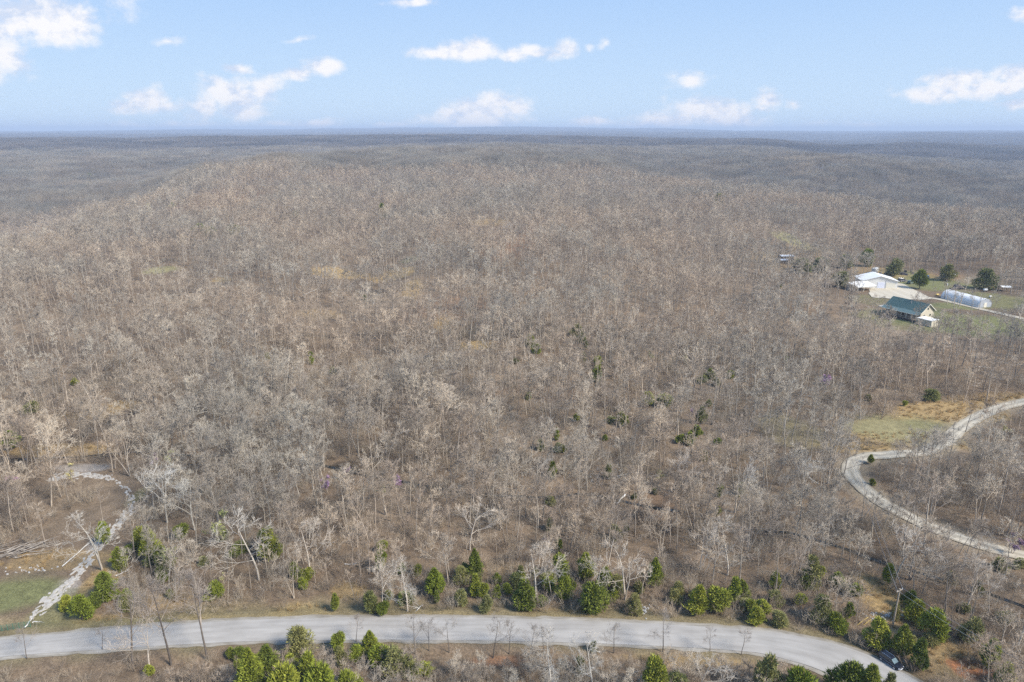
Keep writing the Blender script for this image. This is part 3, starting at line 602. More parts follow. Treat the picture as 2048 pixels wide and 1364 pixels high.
# ---- conifers
def cedar_mesh(rng, n=5200, h=6., w=3.4, leafmat='cedar', blunt=.55, dens=1.0, blobs=0):
    """foliage sprays spread through lobes of an uneven cone"""
    V = []; S = []
    lob = [(rng.uniform(0, 6.283), rng.uniform(.05, .95), rng.uniform(.4, 1.6)) for _ in range(70)]
    def rad(t, a):
        prof = min(1, (t / .2) ** .6) * (1 - max(0, (t - .2) / .8) ** (1 + blunt)) ** .85
        k = 1.0
        for la, lt, ls in lob:
            da = math.atan2(math.sin(a - la), math.cos(a - la)); q = (da / .38) ** 2 + ((t - lt) / .07) ** 2
            if q < 4: k += (ls - 1) * 1.3 * math.exp(-q)
        return max(.04, prof * k) * w / 2
    nn = int(n * dens)
    P = np.zeros((nn, 3, 3)); B = []
    if blobs:
        for k in range(blobs): a = rng.uniform(0, 6.283); t = rng.uniform(.18, .86); q = rng.uniform(.1, .75) * (1 - t * .7) * w / 2; B.append((math.cos(a) * q, math.sin(a) * q, t * h, rng.uniform(.22, .36) * w * (1.1 - t * .45), rng.uniform(.8, 1.4)))
        tot = [b[3] ** 2 for b in B]
    for i in range(nn):
        if blobs:
            b = rng.choices(B, tot)[0]; v = Vector((rng.gauss(0, 1), rng.gauss(0, 1), rng.gauss(.15, 1))).normalized(); q = rng.random() ** .35 * rng.uniform(.85, 1.15); c = Vector((b[0], b[1], b[2])) + Vector((v.x, v.y, v.z * b[4])) * b[3] * q; c.z = max(.1, min(h, c.z))
            L_ = rng.uniform(.2, .6); d_ = (v + Vector((rng.gauss(0, .45), rng.gauss(0, .45), rng.gauss(.35, .35)))).normalized(); sd_ = d_.cross(Vector((rng.gauss(0, 1), rng.gauss(0, 1), rng.gauss(0, 1)))).normalized() * rng.uniform(.05, .13); P[i] = (c - sd_, c + sd_, c + d_ * L_); continue
        t = rng.random() ** .8; a = rng.uniform(0, 6.283); rr = rad(t, a); f = rng.random() ** .38 * (1.0 if rng.random() < .8 else rng.uniform(1.0, 1.22)); r_ = rr * f; z = .25 + t * (h - .25)
        c = Vector((math.cos(a) * r_, math.sin(a) * r_, z)); out = Vector((math.cos(a), math.sin(a), rng.uniform(.2, 1.1))).normalized()
        L_ = rng.uniform(.2, .62); sd_ = out.cross(Vector((rng.gauss(0, 1), rng.gauss(0, 1), rng.gauss(0, 1)))).normalized() * rng.uniform(.05, .13)
        d_ = (out + Vector((rng.gauss(0, .45), rng.gauss(0, .45), rng.gauss(0, .35)))).normalized()
        P[i] = (c - sd_, c + sd_, c + d_ * L_)
    return np_mesh('crown', P.reshape(-1, 3), np.arange(nn * 3).reshape(-1, 3), [M[leafmat]])
def trunk_mesh(h, r, m_):
    return segs_to_mesh('trunk', [(0, 0, -.3, 0, 0, h * .5, r, r * .7), (0, 0, h * .5, 0, 0, h * .95, r * .7, r * .1)], [m_], 6)
rngC = random.Random(3)
CED = [(trunk_mesh(6, .12, M['cedar_bark']), cedar_mesh(rngC, 6000, 6, (3.4, 4.2, 2.8, 3.8, 4.6, 4.4, 3.6, 4.8)[i], blunt=(.9, 1.8, .7, 2.4, 3.0, 2.2, 1.3, 3.6)[i], blobs=(0, 9, 0, 12, 8, 11, 7, 10)[i])) for i in range(8)]
OLV = [(trunk_mesh(6, .12, M['cedar_bark']), cedar_mesh(rngC, 3600, 6, 4.6, 'olive', 1.4, blobs=(9, 12, 7)[i])) for i in range(3)]

# ------------------------------------------------------------------ individual conifers: photo x, photo y of the foot, height and width in photo pixels, kind
CEDARS = [(210,1090,45,28,0),(242,1138,42,38,0),(288,1100,56,34,0),(305,1122,66,44,0),(332,1135,52,44,0),(362,1078,32,34,0),(325,1150,22,28,0),(135,1222,30,26,0),(166,1240,50,42,0),(215,1198,52,46,0),(194,1212,34,30,0),
 (435,1195,38,34,0),(545,1118,64,44,0),(592,1158,42,20,0),(619,1152,19,20,0),(671,1222,36,22,0),(765,1142,48,26,0),(767,1104,26,24,0),(742,1226,46,32,1),(768,1226,24,32,0),(805,1150,24,16,0),(836,1150,26,20,0),
 (870,1192,54,36,0),(874,1208,28,16,0),(950,1160,60,38,0),(922,1168,34,30,1),(950,1190,42,26,0),(968,1196,34,26,0),(994,1168,22,18,0),(994,1196,30,20,0),(1050,1218,58,44,0),(1032,1180,36,30,1),
 (1120,1158,50,38,0),(1128,1200,52,42,0),(1170,1160,52,38,0),(1188,1224,70,58,0),(1208,1180,48,32,0),(1308,1174,56,38,0),(1268,1224,36,28,1),(1396,1228,56,52,0),(1432,1224,58,50,0),(1466,1200,46,32,0),
 (1500,1228,30,30,0),(1512,1246,32,42,0),(1618,1172,58,36,1),(1640,1244,52,40,1),(1694,1236,32,24,0),(1674,1262,40,44,0),(1754,1294,58,48,0),(1800,1310,60,50,0),(1836,1336,62,36,0),(1775,1170,42,32,0),
 (1860,1280,64,54,0),(1828,1244,50,42,0),(1814,1216,42,30,0),(1940,1286,52,42,1),(1976,1336,58,40,0),(2006,1372,48,36,0),(1952,1192,32,26,1),
 (600,1316,60,54,1),(508,1400,104,66,0),(572,1420,112,70,0),(640,1412,104,66,0),(680,1304,46,34,0),(742,1312,50,44,0),(764,1336,52,46,0),(478,1318,28,26,0),(462,1316,22,22,0),(700,1400,80,54,0),(540,1366,76,50,0),
 (622,1370,70,50,0),(788,1352,60,50,1),(1308,1400,86,52,0),(1352,1396,50,56,1),(1530,1398,96,66,1),(1596,1420,96,66,0),(1686,1400,92,74,0),(1732,1412,84,50,0),(1774,1398,58,36,1),(1188,1304,22,18,1),(1160,1345,34,22,1),(300,1350,24,22,0),
 (1060,696,36,22,0),(1072,706,24,20,0),(1196,738,32,20,0),(1192,766,36,24,0),(1154,672,26,28,1),(1296,812,30,36,0),(1330,816,34,34,0),(1402,848,40,26,1),(1360,886,24,24,0),(1378,890,28,22,0),(1390,874,26,26,0),(1242,852,30,28,0),(1152,842,16,14,0),
 (1104,956,30,20,0),(1228,1078,28,30,1),(1118,1106,34,18,0),(1098,1060,22,16,1),(1436,1030,16,14,0),(22,896,36,44,0),(402,472,24,34,0),(424,470,18,24,0),(466,466,18,34,1),(765,440,32,18,0),(591,436,14,14,0),(666,750,18,18,0),(624,728,16,12,0),(622,712,12,10,0),
 (66,828,28,30,1),(182,362,15,12,0),(1730,534,36,30,0),(1838,578,40,32,0),(1788,552,36,34,1),(1893,562,36,36,1),(1966,578,40,40,1),(1602,545,28,40,1),(1680,575,34,40,1),(1690,536,26,30,1),(1640,542,26,44,1),(1436,412,24,22,1),(1560,575,10,10,0),
 (1735,802,14,14,0),(1808,812,14,12,0),(1862,800,22,34,1),(1740,928,18,14,0),(1744,970,14,12,0),(1480,990,22,22,1),(730,600,10,10,0),(535,720,16,12,1),(150,770,16,14,0),(1900,1170,26,24,1),(530,1098,36,30,1),(1014,1188,26,20,0),(1094,1186,32,24,0),(1236,1196,34,28,1),(1350,1210,34,30,1),(1556,1250,28,34,1)]
_rx = random.Random(99)
for _ in range(46): CEDARS.append((int(_rx.uniform(900, 1700)) if _ % 2 else int(_rx.uniform(590, 1720)), int(_rx.uniform(1150, 1232)), int(_rx.uniform(18, 36)), int(_rx.uniform(18, 34)), 1 if _rx.random() < .6 else 0))
for _ in range(14): CEDARS.append((int(_rx.uniform(200, 540)), int(_rx.uniform(1080, 1225)), int(_rx.uniform(16, 34)), int(_rx.uniform(18, 34)), 1 if _rx.random() < .7 else 0))
for _ in range(26): CEDARS.append((int(_rx.uniform(1000, 1500)), int(_rx.uniform(640, 1100)), int(_rx.uniform(12, 28)), int(_rx.uniform(12, 26)), 1 if _rx.random() < .5 else 0))
for _ in range(10): CEDARS.append((int(_rx.uniform(1720, 2040)), int(_rx.uniform(1120, 1300)), int(_rx.uniform(18, 34)), int(_rx.uniform(18, 34)), 1))
for _ in range(12): CEDARS.append((int(_rx.uniform(440, 900)), int(_rx.uniform(1320, 1370)), int(_rx.uniform(22, 44)), int(_rx.uniform(22, 44)), 1 if _rx.random() < .4 else 0))
placed = []         # x, y, radius that other plants keep away from
def cedar_zone(px, py):
    if py >= 1290 and not (px > 1730 and py < 1345): return 'below the paved road'
    if py > 1000 and px < 560: return 'around the rocky track' if px < 380 else 'right of the rocky track'
    if py > 1000 and px > 1730: return 'around the wooden utility pole'
    if py > 1205: return 'by the far road verge, ' + ('left part' if px < 1000 else 'centre' if px < 1350 else 'right part')
    if py > 1000: return 'between road and creek, ' + ('left part' if px < 1000 else 'centre' if px < 1300 else 'right part')
    if py < 600 and px > 1500: return 'around the green roofed farmhouse'
    if px > 1650: return 'by the gravel drive hairpin'
    if px > 1000 and py > 480: return 'on the slope beyond the creek'
    return 'on the left wooded slopes'
zones = {}
for c in CEDARS: zones.setdefault(cedar_zone(c[0], c[1]), []).append(c)
def ordinal(n): return f"{n}{'th' if 10 <= n % 100 <= 20 else {1: 'st', 2: 'nd', 3: 'rd'}.get(n % 10, 'th')}"
rngP = random.Random(11)
for zn, lst in zones.items():
    lst.sort(); K = len(lst)
    for i, (px, py, hp, wp, kd) in enumerate(lst):
        p = gp(px, min(py, 1500)); m = px_m(p); h = hp * m / math.cos(R(PITCH)) * .98 if py < 900 else hp * m / .80
        if py > 1000: h = hp * m / .84
        w = wp * m * 1.12; kind = rngP.choice(OLV if kd else CED); kw = max(v.co.x for v in kind[1].vertices) - min(v.co.x for v in kind[1].vertices)
        place = 'leftmost' if i == 0 else 'rightmost' if i == K - 1 else f'{ordinal(i + 1)} from the left'
        label = f'{"olive" if kd else "green"} cedar, {place} among the evergreens {zn}'
        plant('cedar_tree', kind, p.x, p.y, (w / kw, w / kw, h / 6.1), rngP.uniform(0, 6.28), label, 'cedar tree', 'evergreens ' + zn, z=p.z - .05)
        placed.append((p.x, p.y, w * .45))

# ------------------------------------------------------------------ blossom, budding and pale trees standing out of the wood
def puff_tree(rng, h, w, leafmat, n=1300, size=.12, clear=.3):
    t, c = grow_tree(rng, Hh=h, clear=clear, spread=w / h * 1.2, limbs=8, subs=5, twigs=4, lets=2, twr=.016, r=.09, fork=.6, crook=.35)
    C = np.array(c); idx = np.array([rng.randrange(len(C) // 3, len(C)) for _ in range(n)]); f = np.array([rng.random() for _ in range(n)])[:, None]
    cen = C[idx, :3] * (1 - f) + C[idx, 3:6] * f; rs = np.random.RandomState(rng.randrange(9999)); P = cen[:, None] + rs.normal(0, size, (n, 3, 3))
    me = np_mesh('blossom', P.reshape(-1, 3), np.arange(n * 3).reshape(-1, 3), [M[leafmat]])
    return segs_to_mesh('trunk', t, [M['bark']], 5), segs_to_mesh('crown', c, [M['twig']], 3), me
RB = [puff_tree(rngT, 6, 5, 'redbud') for _ in range(2)]; BD = [puff_tree(rngT, 8, 6, 'bud', 900, .11) for _ in range(2)]
def puffs(name, kinds, lst, cat, group, part):
    for px, py, hp, label in lst:
        p = gp(px, py); k = rngP.choice(kinds); s = hp * px_m(p) / .86 / (6 if kinds is RB else 8)
        e = plant(name, k[:2], p.x, p.y, s, rngP.uniform(0, 6), label, cat, group, z=p.z)
        o = bpy.data.objects.new(part, k[2]); COL.objects.link(o); o.parent = e; placed.append((p.x, p.y, 1.5))
puffs('redbud_tree', RB, [(2022,1108,42,'purple blossoming redbud on the near edge of the gravel drive'),(1644,782,34,'bright purple redbud alone on the slope below the farmhouse'),
 (1096,1092,26,'small lilac redbud beside a thin cedar between road and creek'),(1116,1108,18,'tiny lilac redbud against the cedar left of the tall pale tree'),(700,962,32,'dusky purple redbud hanging over the dark creek bank'),
 (655,985,34,'pale pink redbud just below the left end of the dark creek'),(312,936,30,'faint lavender redbud behind the yellow green budding tree'),(30,985,34,'greyish lavender tree at the left picture edge above the rocky track'),
 (1384,845,26,'lilac redbud in the crowns above the cedar cluster on the central slope'),(790,985,34,'greyish purple redbud right of the dark creek bend'),(1445,1222,18,'small lilac shrub among the cedars on the road verge')], 'redbud tree', 'redbuds in blossom', 'blossom')
puffs('budding_tree', BD, [(458,1096,80,'tall yellow green budding tree above the pale white tree on the left'),(424,1092,46,'small pale yellow budding tree left of the tall yellow green one'),(348,940,40,'round yellow green budding tree just above the rocky track end'),
 (345,1140,52,'yellowish budding tree right of the cedar cluster by the rocky track'),(150,970,46,'wide yellowish tree over the upper end of the rocky track'),(762,1000,30,'pale green shrub on the bank of the dark creek'),
 (1300,732,28,'yellow green budding tree on the middle of the central slope'),(1226,610,22,'small yellow green tree high on the central slope'),(2010,880,28,'yellow green budding tree inside the gravel drive bend'),(1572,735,22,'pale yellow budding tree left of the bright purple redbud'),
 (450,1168,26,'bright fresh green bush in the brush left of the boundary cedars'),(1370,735,22,'yellowish budding tree right of the middle of the central slope'),(1315,975,34,'faint yellow green tree above the creek right of centre'),(300,432,22,'pale yellow tree on the left ridge'),(350,430,24,'yellowish tree right of the pale yellow one on the left ridge')], 'budding tree', 'trees breaking into leaf', 'leaves')

WHITE = [(518,1160,120,'white branched spreading tree left of the two tall cedars'),(1790,1165,110,'white crooked forked sycamore between the gravel drive and the creek'),(1075,970,58,'white crooked sycamore near the centre of the creek'),(1348,985,88,'tall white sycamore standing right of centre on the creek bank'),
 (1470,1025,100,'large white spreading sycamore leaning right over the creek'),(1250,1200,112,'broad pale tree with pale spreading limbs amid the verge cedars'),(1070,1205,110,'tall pale narrow tree left of the verge cedar pair'),(1195,1190,70,'pale slim tree between two verge cedars right of centre'),
 (205,1140,110,'large pale grey tree standing over the pile of dead wood'),(300,1340,90,'white crooked tree below the road between dark trunks'),(1100,1385,110,'white twisted tree in the brown brush below the road centre'),(765,1215,88,'dead white broken trunk above the road verge'),(815,1222,92,'full crowned pale tree at the verge below the small cedars'),
 (1395,1395,90,'pale dense branched tree left of the olive cedars below the road'),(1185,1390,100,'white forked tree beside the olive brush below the road'),(1930,1225,100,'pale grey tree with ascending limbs right of the utility pole'),(2035,1290,110,'pale thick limbed tree at the right picture edge'),(1600,1010,80,'pale tree at the creek just right of the large leaning sycamore'),
 (940,1100,90,'slender pale tree standing straight in the brush left of centre'),(1400,1140,90,'pale broom shaped tree above the paired verge cedars'),(1455,1150,95,'wide pale tree with arching limbs above the right verge cedars'),(620,1150,100,'tall pale tree just right of the left boundary brush'),(335,1045,95,'pale round crowned tree above the cedar cluster by the track'),(390,1060,90,'pale spreading tree right of the round crowned one above the cedars')]
for px, py, hp, lb in WHITE:
    p = gp(px, py); s = hp * px_m(p) / (.80 if py > 1000 else .9) / 13.2; plant('pale_tree', rngP.choice(PALE), p.x, p.y, s, rngP.uniform(0, 6), lb, 'pale bare tree', 'pale barked bare trees', z=p.z); placed.append((p.x, p.y, 2.2))
DK = [(268,1338,178,'tall dark trunked tree crossing the road, left one of three'),(343,1330,182,'tall dark forked tree crossing the road, middle one of three'),(415,1322,172,'tall dark trunked tree crossing the road, right one of three'),
 (205,1300,45,'thin dark sapling against the left end of the pale road'),(55,1318,60,'low spreading dark tree against the road at the left edge'),(712,1285,50,'thin dark tree against the road above the left cedars'),(830,1310,70,'slim dark tree in front of the road left of the black trunk'),(858,1302,58,'slim dark tree in front of the road second left of the black trunk'),
 (898,1305,66,'forked dark tree in front of the road next to the black trunk'),(986,1316,76,'black trunked small tree silhouetted against the road centre'),(1018,1308,60,'thin dark tree just right of the black trunked one'),(1060,1310,56,'leaning dark sapling against the road right of centre'),(1088,1306,50,'thin dark sapling pair member against the road'),
 (1228,1306,62,'wide forked dark tree against the road right of centre'),(1325,1304,76,'dark bushy crowned tree against the road'),(1420,1302,44,'small dark tree against the right part of the road'),(1482,1310,50,'fine twigged small dark tree at the right road bend'),
 (1930,865,60,'dark crooked tree at the edge of the gravel drive meadow'),(1955,1112,50,'dark tree on the near edge of the gravel drive'),(1790,920,40,'dark thin tree across the top bend of the gravel drive'),(1825,918,46,'second dark thin tree across the top bend of the gravel drive'),
 (1834,645,60,'dark tall tree in front of the green roofed farmhouse'),(1755,640,48,'dark leaning tree left of the green roofed farmhouse'),(2010,670,50,'dark tree on the lawn below the long greenhouse'),(1960,668,48,'dark tree on the lawn right of the farmhouse deck'),(1865,572,30,'dark bare tree behind the farm drive beside the single cedar'),(1930,572,34,'dark bare tree above the long greenhouse')]
for px, py, hp, lb in DK:
    p = gp(px, py); s = hp * px_m(p) / (.78 if py > 1000 else .93) / 13.2; plant('dark_tree', rngP.choice(DARK), p.x, p.y, (s * (.8 if hp > 150 else 1), s * (.8 if hp > 150 else 1), s), (1.2 if hp > 150 else rngP.uniform(0, 6)), lb, 'dark bare tree', 'dark trunked bare trees', z=p.z, tiltv=(0, .07, 0) if hp > 150 else None); placed.append((p.x, p.y, 1.5))
placed_a = np.array(placed)

# ------------------------------------------------------------------ where the wood grows
CLEAR_PX = [(885,645,14,14),(950,690,26,10),(796,552,34,8),(235,810,30,6),(980,447,24,4),(820,520,16,3),(320,540,24,4),(680,547,36,8),(830,582,12,14),(640,632,40,6),(440,560,16,4),(1725,1012,50,34),(1845,668,110,22),(1930,690,60,10),(20,1185,120,70),(120,1230,110,36),(140,1150,110,50),(170,1110,100,60),(215,1000,26,30),(150,1045,60,34),(60,1120,110,26),(160,940,70,10),(1800,868,110,30),(1900,830,100,22),(1760,1195,36,34),(1790,1255,50,40),(1880,1330,60,50),(1940,650,130,24),(1985,600,90,20),(1900,562,100,16),(1840,575,70,24),(1800,610,90,26),(1760,575,60,24),(1770,640,60,14),(1970,560,70,10),(1580,478,24,22),(1560,520,20,8),(664,542,26,10),(235,294,28,6),(205,290,16,4),(640,1215,60,18)]
CLW = []
for a in CLEAR_PX:
    p = gp(a[0], a[1]); m = px_m(p); l = gp(a[0], a[1] + a[3]); CLW.append((p.x, p.y, a[2] * m, max(abs(p.y - l.y), a[3] * m)))
def openness(x, y, rd=7.0):
    """0 inside clearings and on roads, 1 in the wood"""
    w = np.ones(len(x)); wob = fbm(x / 14, y / 14, 33) * .25
    for k_, (cx, cy, rx, ry) in enumerate(CLW):
        w[(np.hypot((x - cx) / rx, (y - cy) / ry) + wob) < 1] = 0
        if k_ < 11 and cy > 150: w[(np.abs(x * cy / np.maximum(y, 1) - cx) < rx * (1 + wob)) & (y < cy) & (y > cy - 5.5 * cy / 76) & (vnoise(x / 3.1, y / 3.1, 77) < .25)] = 0
    for px_, py_, pr in placed:
        if py_ > 118: w[(np.abs(x - px_ * y / max(py_, 1)) < pr + .8) & (y < py_ + 1) & (y > py_ - 5.5)] = 0
    ppx, ppy = to_px(x, y, 0 * x)
    for c_, h_ in ((705, 55), (805, 20), (1195, 20), (1330, 26), (1745, 30)): 
        m_ = (np.abs(ppx - c_) < h_) & (y < 175) & (y > 100)
        if m_.any(): w[np.where(m_)[0][np.minimum(seg_dist(x[m_], y[m_] + 4, creek[::2]), seg_dist(x[m_], y[m_] + 1, creek[::2])) < 3.4]] = 0
    near = np.hypot(x, y) < 420; xs, ys = x[near], y[near]; q = np.ones(len(xs))
    q[seg_dist(xs, ys, road_c[::3]) < rd] = 0; q[seg_dist(xs, ys, drive[::3]) < 3.6] = 0; q[seg_dist(xs, ys + 5, drive[::3]) < 3.2] = 0; q[seg_dist(xs, ys + 3.5, track[::2]) < 2.4] = 0; q[seg_dist(xs, ys, farm[::3]) < 3.6] = 0; q[seg_dist(xs, ys, track[::2]) < 2.4] = 0
    q[seg_dist(xs, ys, creek[::2]) < .9] = 0; w[near] *= q; return w
def scatter(cell, d0, d1, azmax, seed, jit=.9, thin=0.0, thin_scale=45, rd=7.0):
    rs = np.random.RandomState(seed); k = int(d1 * 2 / cell) + 2; gx = (np.arange(k) - k / 2) * cell
    X, Y = np.meshgrid(gx, np.arange(0, d1 + cell, cell)); X = X.ravel(); Y = Y.ravel(); X = X + rs.uniform(-.5, .5, X.shape) * cell * jit; Y = Y + rs.uniform(-.5, .5, Y.shape) * cell * jit
    d = np.hypot(X, Y); az = np.degrees(np.arctan2(X, Y)); m = (d > d0) & (d < d1) & (np.abs(az) < azmax); X, Y = X[m], Y[m]
    w = openness(X, Y, rd); 
    if thin > 0: w = w * (rs.rand(len(X)) > thin * np.clip(.5 + 1.3 * fbm(X / thin_scale, Y / thin_scale, 17), 0, 1))
    m = w > .5; return X[m], Y[m], rs

X, Y, rs = scatter(3.7, 150, 900, 46, 5, thin=.62, thin_scale=30)
Xn, Yn, _ = scatter(3.6, 60, 150, 47, 6, thin=.12, thin_scale=16); X = np.concatenate([X, Xn]); Y = np.concatenate([Y, Yn])
# the paved road splits near trees: south strip stays low
ry = np.interp(X, [p[0] for p in road_c], [p[1] for p in road_c]); south = Y < ry
keep = np.ones(len(X), bool)
nearm = np.hypot(X, Y) < 330
for px_, py_, pr in placed: keep &= np.hypot(X - px_, Y - py_) > pr * .7 + .7
keep &= rs.rand(len(X)) < np.clip(1.25 - np.hypot(X, Y) / 1800, .7, 1); X, Y, south = X[keep], Y[keep], south[keep]; Z = H(X, Y); D = np.hypot(X, Y)
def visible_px(x, y, z): 
    Zc = y * C17 + (CAMH - z) * S17; return 1024 + FPX * x / Zc, 682 - FPX * (y * S17 - (CAMH - z) * C17) / Zc
PX, PY = visible_px(X, Y, Z); PXt, PYt = visible_px(X, Y, Z + 12)
inview = (PX > -30) & (PX < 2078) & (PYt < 1364)
keep = ~south; X, Y, Z, D, PX, PY, PXt, PYt, inview, south = (a_[keep] for a_ in (X, Y, Z, D, PX, PY, PXt, PYt, inview, south))
size = np.where(south, rs.uniform(.24, .42, len(X)), np.clip(rs.normal(.86, .2, len(X)), .45, 1.35))
nearroad = (~south) & (np.abs(Y - np.interp(X, [p[0] for p in road_c], [p[1] for p in road_c])) < 26); size = np.where(nearroad, size * rs.uniform(.45, .95, len(X)), size)
size = np.where((D < 150) & (~nearroad) & (~south), size * .9, size)
show = size * 14 / (Y * C17 + (CAMH - Z) * S17); cand = np.where(inview & (D < 200) & ~south)[0]; own = set(cand[np.argsort(-show[cand])][:300])
def bare_label(px, py, x, y):
    side_ = 'left' if px < 560 else 'middle' if px < 1250 else 'right'
    dc = float(np.interp(x, [p[0] for p in creek], [p[1] for p in creek])); 
    if y > dc: return f'slender bare grey tree just beyond the creek, {side_} part of the photo'
    if px > 1640 and py < 1120: return 'slender bare grey tree between the gravel drive hairpin and the creek'
    rd = float(np.interp(x, [p[0] for p in road_c], [p[1] for p in road_c]))
    if y - rd < 20: return f'low bare grey tree by the far verge of the paved road, {side_} part'
    return f'bare grey tree between the paved road and the creek, {side_} part of the photo'
for i in own:
    st = rs.randint(len(NEAR)); lb = bare_label(PX[i], PY[i], X[i], Y[i])
    s = float(size[i]); w = s * rs.uniform(.85, 1.15)
    plant('bare_tree', NEAR[st], float(X[i]), float(Y[i]), (w, w, s), rs.uniform(0, 6.28), lb, 'bare tree', lb.replace('slender ', '').replace('low ', '').replace('tree', 'trees', 1), z=float(Z[i]))

# ------------------------------------------------------------------ the rest of the wood as stuff
def pool_collection(name, meshes):
    c = bpy.data.collections.new(name)
    for i, me in enumerate(meshes): c.objects.link(bpy.data.objects.new(f'{name}.{i:03d}', me))
    return c
def instancer(name, P, idx, rot, scl, coll, label=None, cat=None):
    n = len(P); me = bpy.data.meshes.new(name); me.vertices.add(n); me.vertices.foreach_set('co', np.asarray(P, np.float32).ravel())
    a = me.attributes.new('pick', 'INT', 'POINT'); a.data.foreach_set('value', np.asarray(idx, np.int32))
    a = me.attributes.new('turn', 'FLOAT_VECTOR', 'POINT'); a.data.foreach_set('vector', np.asarray(rot, np.float32).ravel())
    a = me.attributes.new('size', 'FLOAT_VECTOR', 'POINT'); a.data.foreach_set('vector', np.asarray(scl, np.float32).ravel())
    o = link_mesh(name, me); tag(o, label, cat, kind='stuff')
    ng = bpy.data.node_groups.new(name, 'GeometryNodeTree'); ng.interface.new_socket('Geometry', in_out='INPUT', socket_type='NodeSocketGeometry'); ng.interface.new_socket('Geometry', in_out='OUTPUT', socket_type='NodeSocketGeometry')
    N = ng.nodes; L = ng.links; gi = N.new('NodeGroupInput'); go = N.new('NodeGroupOutput'); ip = N.new('GeometryNodeInstanceOnPoints'); ci = N.new('GeometryNodeCollectionInfo')
    ci.inputs['Collection'].default_value = coll; ci.inputs['Separate Children'].default_value = True; ci.inputs['Reset Children'].default_value = True
    mp = N.new('GeometryNodeMeshToPoints'); L.new(gi.outputs[0], mp.inputs[0]); L.new(mp.outputs[0], ip.inputs['Points']); L.new(ci.outputs[0], ip.inputs['Instance']); ip.inputs['Pick Instance'].default_value = True
    for nm, dt, sock in (('pick', 'INT', 'Instance Index'), ('turn', 'FLOAT_VECTOR', 'Rotation'), ('size', 'FLOAT_VECTOR', 'Scale')):
        na = N.new('GeometryNodeInputNamedAttribute'); na.data_type = dt; na.inputs[0].default_value = nm; L.new(na.outputs[0], ip.inputs[sock])
    L.new(ip.outputs[0], go.inputs[0]); md = o.modifiers.new('scatter', 'NODES'); md.node_group = ng; return o

def joined(kind_):
    """trunk and crown of a tree in one mesh with two materials, for the wood"""
    t, c = kind_; S = [np.array(x) for x in (t, c)]; midx = np.concatenate([np.zeros(len(S[0])), np.ones(len(S[1]))]); return segs_to_mesh('wood', np.concatenate(S), [M['bark'], M['twig']], 3, midx)
rngM = random.Random(21); mids = []
for i in range(10):
    st = i % 5; mids.append(joined(grow_tree(rngM, Hh=14.5, clear=(.46,.6,.42,.66,.5)[st], spread=(.78,.55,.95,.45,.7)[st], limbs=8, subs=4, twigs=5, lets=2, twr=(.023), r=(.20,.18,.22,.17,.19)[st], fork=.4 if st in (0, 2) else .1, crook=.3)))
mid_pool = pool_collection('forest_tree', mids)
rest = np.array([i for i in range(len(X)) if i not in own]); D_ = D[rest]; lowi = south[rest]
mid = rest[~lowi]
n = len(mid); s = size[mid]; rot = np.stack([rs.normal(0, .03, n), rs.normal(0, .03, n), rs.uniform(0, 6.28, n)], 1); w = s * rs.uniform(.85, 1.15, n)
instancer('forest', np.stack([X[mid], Y[mid], Z[mid]], 1), rs.randint(0, 10, n), rot, np.stack([w, w, s], 1), mid_pool, 'bare grey leafless woodland covering the slopes beyond the creek', 'woodland')

# far wood: patches of many crowns
def far_patch(rng, side_, ntree, nst, h, thick, ln, tm='mid_twig_shaded'):
    S = []; mi = []
    for _ in range(ntree):
        x, y = rng.uniform(-side_, side_) / 2, rng.uniform(-side_, side_) / 2; hh = h * rng.uniform(.7, 1.2); cw = hh * rng.uniform(.2, .33); lx, ly = rng.gauss(0, .5), rng.gauss(0, .5)
        S.append((x, y, -2, x + lx, y + ly, hh * .8, thick * 1.6, thick * .7)); mi.append(0)
        for _ in range(nst):
            a = rng.uniform(0, 6.283); e = math.acos(rng.uniform(-.35, 1)); q = rng.random() ** .4; c = Vector((x + lx + math.cos(a) * math.sin(e) * cw * q, y + ly + math.sin(a) * math.sin(e) * cw * q, hh * .62 + math.cos(e) * hh * .36 * q))
            d = (c - Vector((x, y, hh * .35))).normalized() + Vector((rng.gauss(0, .35), rng.gauss(0, .35), rng.gauss(0, .3))); d = d.normalized() * ln * rng.uniform(.5, 1.2)
            S.append((*(c - d * .5), *(c + d * .5), thick, thick * .4)); mi.append(1)
    return segs_to_mesh('patch', np.array(S), [M['bark'] if tm == 'mid_twig_shaded' else M[tm], M[tm]], 3, np.array(mi))
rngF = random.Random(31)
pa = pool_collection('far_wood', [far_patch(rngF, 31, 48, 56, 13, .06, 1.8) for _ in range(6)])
X2, Y2, r2 = scatter(27, 885, 2300, 46, 8, jit=.5); Z2 = H(X2, Y2); n = len(X2)
def slope_rot(x, y, rz, e=12):
    gx = (H(x + e, y) - H(x - e, y)) / (2 * e); gy = (H(x, y + e) - H(x, y - e)) / (2 * e); out = np.zeros((len(x), 3))
    for i in range(len(x)):
        q = Vector((0, 0, 1)).rotation_difference(Vector((-gx[i], -gy[i], 1)).normalized()) @ Matrix.Rotation(rz[i], 4, 'Z').to_quaternion(); out[i] = q.to_euler()
    return out
s2 = r2.uniform(.85, 1.15, n)
instancer('distant_forest', np.stack([X2, Y2, Z2], 1), r2.randint(0, 6, n), slope_rot(X2, Y2, r2.uniform(0, 6.28, n)), np.stack([s2, s2, s2], 1), pa, 'hazy grey woodland rolling over the far ridges', 'woodland')
pb = pool_collection('farthest_wood', [far_patch(rngF, 130, 260, 26, 14, .22, 4.5, 'far_twig_shaded') for _ in range(4)])
X3, Y3, r3 = scatter(118, 2260, 13500, 44, 9, jit=.5); Z3 = H(X3, Y3); n = len(X3); s3 = r3.uniform(.9, 1.15, n)
